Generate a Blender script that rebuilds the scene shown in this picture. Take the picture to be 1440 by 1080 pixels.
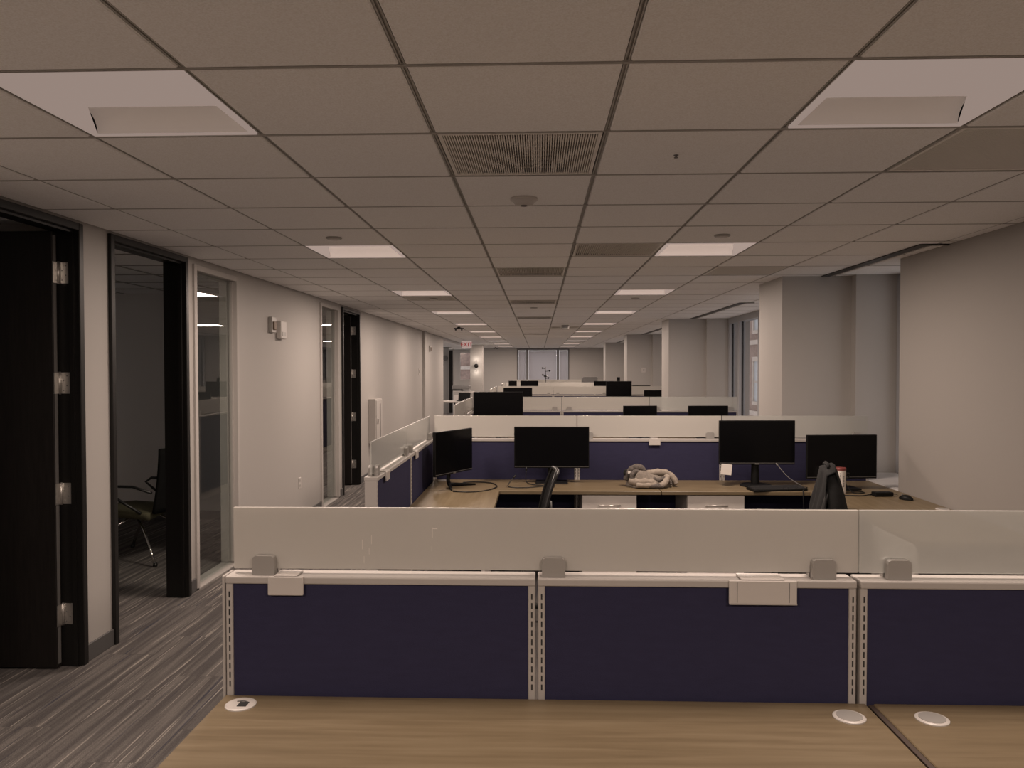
import bpy, bmesh, math, random
from mathutils import Matrix, Vector
random.seed(7)
for o in list(bpy.data.objects): bpy.data.objects.remove(o)
S = bpy.context.scene
C = S.collection
PI = math.pi

# ------------------------------------------------------------------ camera
F, PITCH, YAW, ROLL, ZC = 1083.7, 0.0210623, 0.0341909, 0.00135018, 1.682
Rm = Matrix.Rotation(YAW, 3, 'Z') @ Matrix.Rotation(-PITCH, 3, 'X') @ Matrix.Rotation(ROLL, 3, 'Y')
cam = bpy.data.cameras.new('camera')
cam.sensor_width = 36.0; cam.sensor_fit = 'HORIZONTAL'; cam.lens = 36.0 * F / 1440.0
cam.clip_start = 0.05; cam.clip_end = 300
camo = bpy.data.objects.new('camera', cam); C.objects.link(camo)
r0, r1, r2 = Rm.col[0], Rm.col[1], Rm.col[2]
M4 = Matrix(((r0.x, r2.x, -r1.x, 0), (r0.y, r2.y, -r1.y, 0), (r0.z, r2.z, -r1.z, ZC), (0, 0, 0, 1)))
camo.matrix_world = M4
S.camera = camo
# ------------------------------------------------------------------ world, exposure
W = bpy.data.worlds.new('overcast_sky'); S.world = W; W.use_nodes = True
bg = W.node_tree.nodes['Background']
bg.inputs[0].default_value = (0.96, 0.93, 0.95, 1); bg.inputs[1].default_value = 1.1
S.view_settings.view_transform = 'Standard'; S.view_settings.look = 'None'
S.view_settings.exposure = 0.0; S.view_settings.gamma = 1.0
S.view_settings.use_curve_mapping = False
S.cycles.max_bounces = 16; S.cycles.diffuse_bounces = 12; S.cycles.transparent_max_bounces = 24
LAMP_POWER = 41.0                       # each ceiling troffer, watts
LAMP_COL = (1.0, 0.80, 0.68)
LENS_EMIT = (0.40, 0.305, 0.262)

# ------------------------------------------------------------------ mesh helpers
class MB:
    def __init__(s): s.v = []; s.f = []; s.sm = []
    def add(s, vs, fs, smooth=False):
        b = len(s.v); s.v += [tuple(p) for p in vs]
        for f in fs: s.f.append(tuple(i + b for i in f)); s.sm.append(smooth)
        return s
    def box(s, x0, x1, y0, y1, z0, z1, bev=0.0):
        if x0 > x1: x0, x1 = x1, x0
        if y0 > y1: y0, y1 = y1, y0
        if z0 > z1: z0, z1 = z1, z0
        if bev <= 0:
            return s.add([(x0,y0,z0),(x1,y0,z0),(x1,y1,z0),(x0,y1,z0),(x0,y0,z1),(x1,y0,z1),(x1,y1,z1),(x0,y1,z1)],
                  [(0,3,2,1),(4,5,6,7),(0,1,5,4),(1,2,6,5),(2,3,7,6),(3,0,4,7)])
        b = min(bev, (x1-x0)*.45, (y1-y0)*.45, (z1-z0)*.45)
        bm = bmesh.new(); bmesh.ops.create_cube(bm, size=1)
        for v in bm.verts:
            v.co = Vector(((x0+x1)/2 + v.co.x*(x1-x0), (y0+y1)/2 + v.co.y*(y1-y0), (z0+z1)/2 + v.co.z*(z1-z0)))
        bmesh.ops.bevel(bm, geom=list(bm.edges), offset=b, segments=2 if b > .003 else 1, profile=.5, affect='EDGES')
        bm.verts.index_update()
        s.add([v.co for v in bm.verts], [[v.index for v in f.verts] for f in bm.faces]); bm.free()
        return s
    def prism(s, pts, a, b, axis='y'):
        n = len(pts)
        def P(p, t):
            return {'x': (t, p[0], p[1]), 'y': (p[0], t, p[1]), 'z': (p[0], p[1], t)}[axis]
        vs = [P(p, a) for p in pts] + [P(p, b) for p in pts]
        fs = [tuple(range(n))[::-1], tuple(range(n, 2*n))] + [(i, (i+1) % n, n+(i+1) % n, n+i) for i in range(n)]
        return s.add(vs, fs)
    def tube(s, pts, r, n=8, cap=True):
        pts = [Vector(p) for p in pts]; rs = r if isinstance(r, (list, tuple)) else [r]*len(pts)
        t0 = (pts[1]-pts[0]).normalized()
        u = t0.orthogonal().normalized(); rings = []; b = len(s.v)
        for i, p in enumerate(pts):
            if i == 0: t = pts[1]-pts[0]
            elif i == len(pts)-1: t = pts[-1]-pts[-2]
            else: t = (pts[i+1]-pts[i]).normalized() + (pts[i]-pts[i-1]).normalized()
            t = t.normalized() if t.length > 1e-9 else t0
            u = (u - t*u.dot(t)); u = u.normalized() if u.length > 1e-6 else t.orthogonal().normalized()
            w = t.cross(u)
            s.v += [tuple(p + (u*math.cos(2*PI*k/n) + w*math.sin(2*PI*k/n))*rs[i]) for k in range(n)]
        for i in range(len(pts)-1):
            for k in range(n):
                s.f.append((b+i*n+k, b+i*n+(k+1) % n, b+(i+1)*n+(k+1) % n, b+(i+1)*n+k)); s.sm.append(True)
        if cap:
            s.f.append(tuple(b+k for k in range(n))[::-1]); s.sm.append(False)
            s.f.append(tuple(b+(len(pts)-1)*n+k for k in range(n))); s.sm.append(False)
        return s
    def lathe(s, prof, n=20, c=(0,0,0)):
        b = len(s.v)
        for r, z in prof:
            s.v += [(c[0]+r*math.cos(2*PI*k/n), c[1]+r*math.sin(2*PI*k/n), c[2]+z) for k in range(n)]
        for i in range(len(prof)-1):
            for k in range(n):
                s.f.append((b+i*n+k, b+i*n+(k+1) % n, b+(i+1)*n+(k+1) % n, b+(i+1)*n+k)); s.sm.append(False)
        s.f.append(tuple(b+k for k in range(n))[::-1]); s.sm.append(False)
        s.f.append(tuple(b+(len(prof)-1)*n+k for k in range(n))); s.sm.append(False)
        return s
    def grid(s, fn, nu, nv, thick=0.0):
        P = [[Vector(fn(i/nu, j/nv)) for j in range(nv+1)] for i in range(nu+1)]
        b = len(s.v); w = nv+1
        s.v += [tuple(P[i][j]) for i in range(nu+1) for j in range(nv+1)]
        for i in range(nu):
            for j in range(nv):
                s.f.append((b+i*w+j, b+(i+1)*w+j, b+(i+1)*w+j+1, b+i*w+j+1)); s.sm.append(True)
        if thick:
            b2 = len(s.v)
            for i in range(nu+1):
                for j in range(nv+1):
                    du = P[min(i+1,nu)][j]-P[max(i-1,0)][j]; dv = P[i][min(j+1,nv)]-P[i][max(j-1,0)]
                    nn = du.cross(dv); nn = nn.normalized() if nn.length > 1e-9 else Vector((0,0,1))
                    s.v.append(tuple(P[i][j]-nn*thick))
            for i in range(nu):
                for j in range(nv):
                    s.f.append((b2+i*w+j+1, b2+(i+1)*w+j+1, b2+(i+1)*w+j, b2+i*w+j)); s.sm.append(True)
            for i in range(nu):
                for j in (0, nv):
                    q = (b+i*w+j, b+(i+1)*w+j, b2+(i+1)*w+j, b2+i*w+j); s.f.append(q if j else q[::-1]); s.sm.append(True)
            for j in range(nv):
                for i in (0, nu):
                    q = (b+i*w+j, b+i*w+j+1, b2+i*w+j+1, b2+i*w+j); s.f.append(q[::-1] if i else q); s.sm.append(True)
        return s
    def xf(s, M):
        s.v = [tuple(M @ Vector(p)) for p in s.v]; return s
    def mesh(s, name):
        me = bpy.data.meshes.new(name); me.from_pydata(s.v, [], s.f)
        me.polygons.foreach_set('use_smooth', s.sm); me.update()
        return me
    def build(s, name, mat, parent=None, kind=None, label=None):
        me = s.mesh(name); me.materials.append(mat)
        return link(name, me, parent, kind, label)
def link(name, me, parent=None, kind=None, label=None):
    o = bpy.data.objects.new(name, me); C.objects.link(o)
    if parent is not None: o.parent = parent
    if kind: o['kind'] = kind
    if label: o['label'] = label
    return o
def B(*a, **k): return MB().box(*a, **k)
def thing(name, label, cat, loc=(0,0,0), rz=0.0, group=None, kind=None):
    o = bpy.data.objects.new(name, None); C.objects.link(o); o.empty_display_size = .05
    o.location = loc; o.rotation_euler = (0, 0, rz)
    return tag(o, label, cat, group, kind)
def tag(o, label=None, cat=None, group=None, kind=None):
    if label: o['label'] = label
    if cat: o['category'] = cat
    if group: o['group'] = group
    if kind: o['kind'] = kind
    return o
def struct(name, mb, mat, label=None, cat=None):
    return tag(mb.build(name, mat), label, cat, None, 'structure')
def copy_tree(o, parent=None):
    c = o.copy(); C.objects.link(c); c.parent = parent
    for ch in [x for x in bpy.data.objects if x.parent == o]: copy_tree(ch, c)
    return c

# ------------------------------------------------------------------ materials
def mat(name, col, rough=.6, metal=0.0, spec=.5, noise=0.0, nscale=30, bump=0.0, bscale=200, stretch=(1,1,1), coat=0.0):
    m = bpy.data.materials.new(name); m.use_nodes = True; nt = m.node_tree; b = nt.nodes['Principled BSDF']
    b.inputs['Base Color'].default_value = (*col, 1); b.inputs['Roughness'].default_value = rough
    b.inputs['Metallic'].default_value = metal; b.inputs['Specular IOR Level'].default_value = spec
    if coat: b.inputs['Coat Weight'].default_value = coat
    if noise or bump:
        g = nt.nodes.new('ShaderNodeNewGeometry'); mp = nt.nodes.new('ShaderNodeMapping'); mp.inputs['Scale'].default_value = stretch
        nt.links.new(g.outputs['Position'], mp.inputs['Vector'])
    if noise:
        n = nt.nodes.new('ShaderNodeTexNoise'); n.inputs['Scale'].default_value = nscale; n.inputs['Detail'].default_value = 4
        nt.links.new(mp.outputs[0], n.inputs['Vector'])
        r = nt.nodes.new('ShaderNodeValToRGB')
        r.color_ramp.elements[0].position = .3; r.color_ramp.elements[1].position = .7
        r.color_ramp.elements[0].color = (*[c*(1-noise) for c in col], 1); r.color_ramp.elements[1].color = (*[min(1, c*(1+noise)) for c in col], 1)
        nt.links.new(n.outputs['Fac'], r.inputs[0]); nt.links.new(r.outputs[0], b.inputs['Base Color'])
    if bump:
        n2 = nt.nodes.new('ShaderNodeTexNoise'); n2.inputs['Scale'].default_value = bscale; n2.inputs['Detail'].default_value = 2
        nt.links.new(mp.outputs[0], n2.inputs['Vector'])
        bu = nt.nodes.new('ShaderNodeBump'); bu.inputs['Strength'].default_value = bump; bu.inputs['Distance'].default_value = .01
        nt.links.new(n2.outputs['Fac'], bu.inputs['Height']); nt.links.new(bu.outputs[0], b.inputs['Normal'])
    return m
def emit(name, col, st=1.0):
    m = bpy.data.materials.new(name); m.use_nodes = True; nt = m.node_tree
    nt.nodes.remove(nt.nodes['Principled BSDF']); e = nt.nodes.new('ShaderNodeEmission')
    e.inputs[0].default_value = (*col, 1); e.inputs[1].default_value = st
    nt.links.new(e.outputs[0], nt.nodes['Material Output'].inputs[0]); return m
def wood(name, axis):
    m = bpy.data.materials.new(name); m.use_nodes = True; nt = m.node_tree; b = nt.nodes['Principled BSDF']
    g = nt.nodes.new('ShaderNodeNewGeometry'); mp = nt.nodes.new('ShaderNodeMapping')
    mp.inputs['Scale'].default_value = (1.3, 22, 22) if axis == 'x' else (22, 1.3, 22)
    n = nt.nodes.new('ShaderNodeTexNoise'); n.inputs['Scale'].default_value = 1.6; n.inputs['Detail'].default_value = 6; n.inputs['Roughness'].default_value = .6; n.inputs['Distortion'].default_value = .35
    r = nt.nodes.new('ShaderNodeValToRGB'); e = r.color_ramp.elements
    e[0].position = .28; e[0].color = (.138, .103, .059, 1); e[1].position = .72; e[1].color = (.212, .166, .103, 1)
    x = e.new(.5); x.color = (.176, .134, .079, 1)
    L = nt.links.new
    L(g.outputs['Position'], mp.inputs[0]); L(mp.outputs[0], n.inputs['Vector']); L(n.outputs['Fac'], r.inputs[0]); L(r.outputs[0], b.inputs['Base Color'])
    b.inputs['Roughness'].default_value = .42; b.inputs['Specular IOR Level'].default_value = .45
    return m
def carpet():
    m = bpy.data.materials.new('striped_carpet'); m.use_nodes = True; nt = m.node_tree; b = nt.nodes['Principled BSDF']; L = nt.links.new
    g = nt.nodes.new('ShaderNodeNewGeometry'); oi = nt.nodes.new('ShaderNodeObjectInfo')
    cx = nt.nodes.new('ShaderNodeCombineXYZ'); ad = nt.nodes.new('ShaderNodeVectorMath')
    mu = nt.nodes.new('ShaderNodeMath'); mu.operation = 'MULTIPLY'; mu.inputs[1].default_value = 37.0
    L(oi.outputs['Random'], mu.inputs[0]); L(mu.outputs[0], cx.inputs[0]); L(mu.outputs[0], cx.inputs[1])
    L(g.outputs['Position'], ad.inputs[0]); L(cx.outputs[0], ad.inputs[1])
    def streak(sx, sy, lo, hi, c0, c1):
        mp = nt.nodes.new('ShaderNodeMapping'); mp.inputs['Scale'].default_value = (sx, sy, 1); L(ad.outputs[0], mp.inputs[0])
        n = nt.nodes.new('ShaderNodeTexNoise'); n.inputs['Scale'].default_value = 1; n.inputs['Detail'].default_value = 3; L(mp.outputs[0], n.inputs['Vector'])
        r = nt.nodes.new('ShaderNodeValToRGB'); e = r.color_ramp.elements
        e[0].position = lo; e[0].color = (*c0, 1); e[1].position = hi; e[1].color = (*c1, 1); L(n.outputs['Fac'], r.inputs[0]); return r
    a = streak(27, .9, .40, .62, (.104, .096, .093), (.180, .166, .155))
    c = streak(62, 1.1, .60, .67, (0, 0, 0), (1, 1, 1))
    d = streak(38, .8, .62, .70, (0, 0, 0), (1, 1, 1))
    mx = nt.nodes.new('ShaderNodeMixRGB'); L(c.outputs[0], mx.inputs[0]); L(a.outputs[0], mx.inputs[1]); mx.inputs[2].default_value = (.37, .34, .305, 1)
    m2 = nt.nodes.new('ShaderNodeMixRGB'); L(d.outputs[0], m2.inputs[0]); L(mx.outputs[0], m2.inputs[1]); m2.inputs[2].default_value = (.068, .068, .082, 1)
    n3 = nt.nodes.new('ShaderNodeTexNoise'); n3.inputs['Scale'].default_value = 260; L(g.outputs['Position'], n3.inputs['Vector'])
    m3 = nt.nodes.new('ShaderNodeMixRGB'); m3.blend_type = 'OVERLAY'; m3.inputs[0].default_value = .45; L(m2.outputs[0], m3.inputs[1]); L(n3.outputs['Fac'], m3.inputs[2])
    L(m3.outputs[0], b.inputs['Base Color']); b.inputs['Roughness'].default_value = .95; b.inputs['Specular IOR Level'].default_value = .1
    bu = nt.nodes.new('ShaderNodeBump'); bu.inputs['Strength'].default_value = .5; bu.inputs['Distance'].default_value = .01
    L(n3.outputs['Fac'], bu.inputs['Height']); L(bu.outputs[0], b.inputs['Normal'])
    return m
def front_fresnel(nt, ior):      # reflect on the outer face only (thin pane, no refraction inside)
    fr = nt.nodes.new('ShaderNodeFresnel'); fr.inputs[0].default_value = ior
    g = nt.nodes.new('ShaderNodeNewGeometry'); m = nt.nodes.new('ShaderNodeMath'); m.operation = 'SUBTRACT'; m.use_clamp = True
    nt.links.new(fr.outputs[0], m.inputs[0]); nt.links.new(g.outputs['Backfacing'], m.inputs[1])
    return m.outputs[0]
def frosted(name, col, clear, gloss=.10):
    m = bpy.data.materials.new(name); m.use_nodes = True; nt = m.node_tree; nt.nodes.remove(nt.nodes['Principled BSDF']); L = nt.links.new
    d = nt.nodes.new('ShaderNodeBsdfDiffuse'); d.inputs[0].default_value = (*col, 1)
    t = nt.nodes.new('ShaderNodeBsdfTranslucent'); t.inputs[0].default_value = (*col, 1)
    a = nt.nodes.new('ShaderNodeMixShader'); a.inputs[0].default_value = .4; L(d.outputs[0], a.inputs[1]); L(t.outputs[0], a.inputs[2])
    tr = nt.nodes.new('ShaderNodeBsdfTransparent'); tr.inputs[0].default_value = (.97, 1, .985, 1)
    b = nt.nodes.new('ShaderNodeMixShader'); b.inputs[0].default_value = clear; L(a.outputs[0], b.inputs[1]); L(tr.outputs[0], b.inputs[2])
    g = nt.nodes.new('ShaderNodeBsdfGlossy'); g.inputs['Roughness'].default_value = .22; g.inputs[0].default_value = (1, 1, 1, 1)
    c = nt.nodes.new('ShaderNodeMixShader'); L(front_fresnel(nt, 1.22), c.inputs[0]); L(b.outputs[0], c.inputs[1]); L(g.outputs[0], c.inputs[2])
    L(c.outputs[0], nt.nodes['Material Output'].inputs[0]); return m
def clearglass(name, tint=(.93, .96, .95), ior=1.5):
    m = bpy.data.materials.new(name); m.use_nodes = True; nt = m.node_tree; nt.nodes.remove(nt.nodes['Principled BSDF']); L = nt.links.new
    tr = nt.nodes.new('ShaderNodeBsdfTransparent'); tr.inputs[0].default_value = (*tint, 1)
    g = nt.nodes.new('ShaderNodeBsdfGlossy'); g.inputs['Roughness'].default_value = .0; g.inputs[0].default_value = (1, 1, 1, 1)
    c = nt.nodes.new('ShaderNodeMixShader'); L(front_fresnel(nt, ior), c.inputs[0]); L(tr.outputs[0], c.inputs[1]); L(g.outputs[0], c.inputs[2])
    L(c.outputs[0], nt.nodes['Material Output'].inputs[0]); return m
M = dict(
    wall=mat('wall_paint', (.405, .384, .361), .55, spec=.4, bump=.06, bscale=350),
    tile=mat('ceiling_tile_mineral', (.96, .94, .915), .95, spec=.1, noise=.10, nscale=190, bump=.2, bscale=420),
    tee=mat('ceiling_tee_white', (.40, .385, .36), .5),
    tee2=mat('ceiling_cross_tee_grey', (.44, .42, .395), .6),
    dark=mat('dark_void', (.02, .02, .02), .8),
    grille=mat('grille_metal', (.80, .77, .72), .55), gback=mat('grille_dust', (.30, .27, .24), .9, noise=.5, nscale=9),
    carpet=carpet(), base=mat('baseboard_rubber', (.085, .083, .082), .6),
    black=mat('black_lacquer', (.010, .0095, .009), .35, spec=.35),
    blackwood=mat('black_door_veneer', (.012, .010, .009), .5, spec=.3, noise=.25, nscale=8, stretch=(12,12,.8)),
    steel=mat('satin_steel', (.55, .53, .50), .35, metal=.85, noise=.08, nscale=60),
    chrome=mat('chrome', (.8, .78, .75), .12, metal=1.0),
    white=mat('white_powder_coat', (.425, .40, .376), .6),
    plastic=mat('white_plastic', (.54, .51, .48), .4),
    clamp=mat('satin_clamp', (.36, .345, .325), .38, metal=.15),
    navy=mat('navy_fabric', (.036, .035, .074), .95, spec=.15, noise=.05, nscale=60, bump=.35, bscale=900, stretch=(.25,.25,1)),
    woodx=wood('light_oak_laminate_along', 'x'), woody=wood('light_oak_laminate_across', 'y'),
    edge=mat('brown_edge_band', (.19, .13, .085), .5), darkedge=mat('dark_desk_edge', (.07, .05, .04), .5),
    frost=frosted('frosted_glass', (.64, .62, .585), .10), frostc=frosted('frosted_glass_clearer', (.62, .61, .585), .40),
    glass=clearglass('clear_glass', ior=1.9), wglass=clearglass('window_glass', (.90, .885, .88)),
    screen=mat('monitor_screen', (.004, .004, .0045), .18, spec=.12), bezel=mat('monitor_plastic', (.006, .006, .006), .5, spec=.2),
    chairfab=mat('chair_mesh_black', (.009, .009, .009), .9, spec=.15, bump=.3, bscale=600), chairpl=mat('chair_plastic', (.016, .016, .016), .35),
    jacket=mat('charcoal_cloth', (.008, .008, .008), .95, noise=.3, nscale=40, bump=.4, bscale=500),
    cable=mat('black_cable', (.008, .008, .008), .45),
    lens=emit('troffer_lens', LENS_EMIT), lens_near=emit('troffer_lens_dim', tuple(c*.76 for c in LENS_EMIT)),  # near copy emits less, imitating a vignette on identical fixtures
    pan=mat('troffer_reflector_glow', (.80, .78, .75), .5), pan_near=mat('troffer_reflector_glow_dim', (.80, .78, .75), .5),
    alu=mat('window_aluminium', (.34, .345, .36), .5), blackalu=mat('window_gasket', (.012, .012, .014), .5),
    darkalu=mat('window_aluminium_dark', (.13, .125, .125), .6), drawerw=mat('drawer_white', (.82, .77, .72), .5), hoodm=mat('taupe_fleece', (.22, .19, .16), .95, noise=.2, nscale=60, bump=.4, bscale=400), keys=mat('key_plastic', (.035, .035, .036), .5),
    sill=mat('white_sill', (.60, .59, .58), .4),
    hood=mat('beige_fleece', (.31, .265, .22), .95, noise=.15, nscale=50, bump=.4, bscale=400),
    hoodg=mat('grey_fleece', (.115, .10, .09), .95, noise=.3, nscale=80, bump=.4, bscale=400),
    red=mat('dull_red', (.20, .045, .04), .5), paper=mat('white_paper', (.78, .74, .69), .7),
    greyp=mat('grey_plastic', (.16, .155, .15), .5), olive=mat('olive_upholstery', (.10, .095, .055), .9, noise=.2, nscale=80),
    office=mat('office_wall_paint', (.72, .69, .655), .6),
)
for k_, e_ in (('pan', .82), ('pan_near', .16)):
    b_ = M[k_].node_tree.nodes['Principled BSDF']; b_.inputs['Emission Color'].default_value = (*LENS_EMIT, 1); b_.inputs['Emission Strength'].default_value = e_  # emission stands in for lens light on the pan, weaker on the near copy
# ------------------------------------------------------------------ main dimensions
CEIL = 2.511; TX0 = -0.3697; TY0 = 2.1132; T = .6096
XL = -2.58; XLO = -2.71; XR = 2.75; XW = 3.22; YB = -4.6; YE = 32.0
def gx(i): return TX0 + i*T
def gy(j): return TY0 + j*T

# ------------------------------------------------------------------ floor with carpet planks
M['wallr'] = mat('wall_paint_dimmed', (.312, .292, .272), .6, spec=.3, bump=.06, bscale=350)  # darker copy of the wall paint; the right wall's dimness is in the colour
fl = struct('floor', B(-7.2, 4.0, YB-.3, YE+1.5, -.12, 0), M['carpet'], 'grey carpet floor with light and dark streaks', 'floor')
PW, PL_ = .305, .915
pl_me = B(-PW/2+.0006, PW/2-.0006, -PL_/2+.0006, PL_/2-.0006, .0002, .006).mesh('carpet_plank'); pl_me.materials.append(M['carpet'])
for i in range(6):
    for j in range(14):
        o = link('carpet_plank', pl_me, fl)
        o.location = (XL + .01 + PW*(i+.5), 1.2 + PL_*(j + (i % 3)/3.0), random.uniform(0, .0008))

# ------------------------------------------------------------------ ceiling: slab, tees, tiles
ce = struct('ceiling', B(XLO, 4.0, YB-.3, YE+.3, CEIL+.16, CEIL+.30), M['dark'], 'suspended acoustic tile ceiling in a two-foot grid', 'ceiling')
J0, J1 = -10, 50
LIGHTS = [(i, j) for j in range(-5, 50, 5) for i in (-2, 2)]
GRILLES = [(0, 1), (3, 1), (1, 5), (3, 7), (0, 7), (-2, 11), (0, 12), (0, 17), (1, 22), (0, 27)]
IX0, IX1 = -4, 5
def tile_rect(i, j):
    x0, x1, y0, y1 = gx(i), gx(i+1), gy(j), gy(j+1)
    return max(x0, XL), min(x1, XW+.2), max(y0, YB), min(y1, YE)
G = .0095
def tile_mb(x0, x1, y0, y1, mb=None):
    mb = mb or MB()
    a, b, c, d = x0+G, x1-G, y0+G, y1-G; k = .004
    z0, z1 = CEIL-.004, CEIL+.014
    mb.add([(a+k,c+k,z0),(b-k,c+k,z0),(b-k,d-k,z0),(a+k,d-k,z0),(a,c,z0+k),(b,c,z0+k),(b,d,z0+k),(a,d,z0+k),(a,c,z1),(b,c,z1),(b,d,z1),(a,d,z1)],
        [(3,2,1,0),(0,1,5,4),(1,2,6,5),(2,3,7,6),(3,0,4,7),(4,5,9,8),(5,6,10,9),(6,7,11,10),(7,4,8,11),(8,9,10,11)])
    return mb
tiles = []
for j in range(J0, J1):
    for i in range(IX0, IX1+1):
        if (i, j) in LIGHTS or (i, j) in GRILLES: continue
        r = tile_rect(i, j)
        if r[1]-r[0] < .06 or r[3]-r[2] < .06: continue
        tiles.append((i, j, r))
cand = sorted([t for t in tiles if t[1] >= -1], key=lambda t: (t[1], abs(t[0])))
big = set((t[0], t[1]) for t in cand[:290])
full_me = tile_mb(0, T, 0, T).mesh('ceiling_tile'); full_me.materials.append(M['tile'])
rest = MB()
for i, j, r in tiles:
    if (i, j) in big:
        if abs(r[1]-r[0]-T) < 1e-4 and abs(r[3]-r[2]-T) < 1e-4:
            o = link('ceiling_tile', full_me, ce); o.location = (r[0], r[2], 0)
        else: tile_mb(*r).build('ceiling_tile', M['tile'], ce)
    else: tile_mb(*r, mb=rest)
rest.build('distant_ceiling_tiles', M['tile'], ce, 'stuff')
def tee_profile():   # slotted tee: two flanges with a recessed slot
    w, s, t = .0072, .0028, .006
    return [(-w, 0), (-s, 0), (-s, t), (s, t), (s, 0), (w, 0), (w, .012), (-w, .012)]
z0 = CEIL+.0005
for i in range(-3, 6):
    MB().prism([(gx(i)+a, z0+b) for a, b in tee_profile()], YB, YE, 'y').build('main_runner', M['tee'], ce)
for j in range(J0, J1+1):
    MB().prism([(gy(j)+a, z0-.0052+b) for a, b in [(-.0055, 0), (-.0015, 0), (-.0015, .002), (.0015, .002), (.0015, 0), (.0055, 0), (.0055, .016), (-.0055, .016)]], XL, XW+.2, 'x').build('cross_tee', M['tee2'], ce)

# ------------------------------------------------------------------ ceiling lights (recessed 2x2 troffers)
def troffer(i, j, label, group, near=False, power=LAMP_POWER):
    t = thing('ceiling_light', label, 'ceiling light', (gx(i)+T/2, gy(j)+T/2, CEIL), 0, group)
    h = T/2-.013; r = h-.020; k = .195; d = .066
    fr = MB()
    for sx in (-1, 1):
        fr.box(sx*r, sx*h, -h, h, -.004, .004); 
        fr.box(-r, r, sx*r, sx*h, -.004, .004)
    lm = M['lens_near' if near else 'lens']; fr.build('frame', lm, t)  # rim carries the lens glow in place of light falling on it
    # curved pan: long sides slope up to the lens, ends are nearly upright
    pan = MB(); N = 8
    for s in (-1, 1):
        prof = [(s*(r - (r-k)*(1-math.cos(q/N*PI/2))), d*math.sin(q/N*PI/2)) for q in range(N+1)]
        vs = [(-r, y, z) for y, z in prof] + [(r, y, z) for y, z in prof]
        fs = [(q, q+1, N+1+q+1, N+1+q) if s < 0 else (q, N+1+q, N+1+q+1, q+1) for q in range(N)]
        pan.add(vs, fs, True)
        e = [(s*r, -r, 0), (s*r, r, 0), (s*(r-.012), k, d), (s*(r-.012), -k, d)]
        MB().add(e, [(0, 1, 2, 3)]).build('end_cap', lm, t)  # end caps glow like the lens instead of being lit by it
    pan.box(-r, r, -r, r, d+.006, d+.012)
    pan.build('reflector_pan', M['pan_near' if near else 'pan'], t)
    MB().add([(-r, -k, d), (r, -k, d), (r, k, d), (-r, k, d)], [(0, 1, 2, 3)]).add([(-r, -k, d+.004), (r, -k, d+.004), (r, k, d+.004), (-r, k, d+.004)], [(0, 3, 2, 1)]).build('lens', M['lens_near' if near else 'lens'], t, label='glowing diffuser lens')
    la = bpy.data.lights.new('troffer_lamp', 'AREA'); la.shape = 'RECTANGLE'; la.size = .5; la.size_y = .5
    la.energy = power; la.color = LAMP_COL
    lo = bpy.data.objects.new('troffer_lamp', la); C.objects.link(lo); lo.parent = t; lo.location = (0, 0, -.006)
    return t
ORD = ['first', 'second', 'third', 'fourth', 'fifth', 'sixth', 'seventh', 'eighth', 'ninth', 'tenth']
for i, j in LIGHTS:
    if j < 0: troffer(i, j, 'square recessed ceiling light over the seat of the near desk, by the ' + ('aisle' if i < 0 else 'blank wall'), 'ceiling lights over the near seat', power=LAMP_POWER*1.3); continue
    side = 'left wall of black doors' if i < 0 else 'window wall'
    n = j//5
    lab = ('large recessed ceiling light with grey reflector strip, near the ' + side) if n == 0 else 'square recessed ceiling light, %s one of the row along the %s' % (ORD[n], side)
    troffer(i, j, lab, 'ceiling lights along the ' + side, near=(n == 0), power=LAMP_POWER*(.72 if n == 0 else 1.0))
# ------------------------------------------------------------------ return-air grilles
for i, j in GRILLES:
    if (i, j) == (0, 1): lab = 'large ribbed air return grille with dusty middle next to the smoke detector'
    elif (i, j) == (3, 1): lab = 'ribbed air return grille beside the large ceiling light of the window side'
    elif i == 1: lab = 'grey air return grille next to the %s window-side ceiling light' % ORD[j//5]
    elif i == 3: lab = 'grey air return grille next to the black slot diffuser by the first column'
    elif i == -2: lab = 'grey air return grille in the ceiling in front of the first extinguisher cabinet'
    else: lab = 'grey air return grille in the centre tile row, %s from the smoke detector' % {7: 'first', 12: 'second', 17: 'third', 27: 'fourth'}[j]
    g = thing('air_grille', lab, 'air vent', (gx(i)+T/2, gy(j)+T/2, CEIL), 0, 'air return grilles in the ceiling')
    h = T/2-.013
    f = MB()
    for s in (-1, 1):
        f.box(s*(h-.014), s*h, -h, h, -.003, .004); f.box(-h+.014, h-.014, s*(h-.014), s*h, -.003, .004)
    f.build('frame', M['grille'], g)
    B(-h, h, -h, h, .03, .034).build('duct_backing', M['gback'], g)
    sl = MB(); n = 62 if j < 3 else 40; w = h-.014
    for k in range(n):
        x = -w + 2*w*(k+.5)/n; sl.box(x-.0022, x+.0022, -w, w, .0, .016)
    sl.build('vanes', M['grille'], g, 'stuff')
    bb = MB()
    for k in range(9):
        y = -w + 2*w*(k+.5)/9; bb.box(-w, w, y-.0015, y+.0015, .016, .024)
    bb.build('cross_bars', M['grille'], g)

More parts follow.
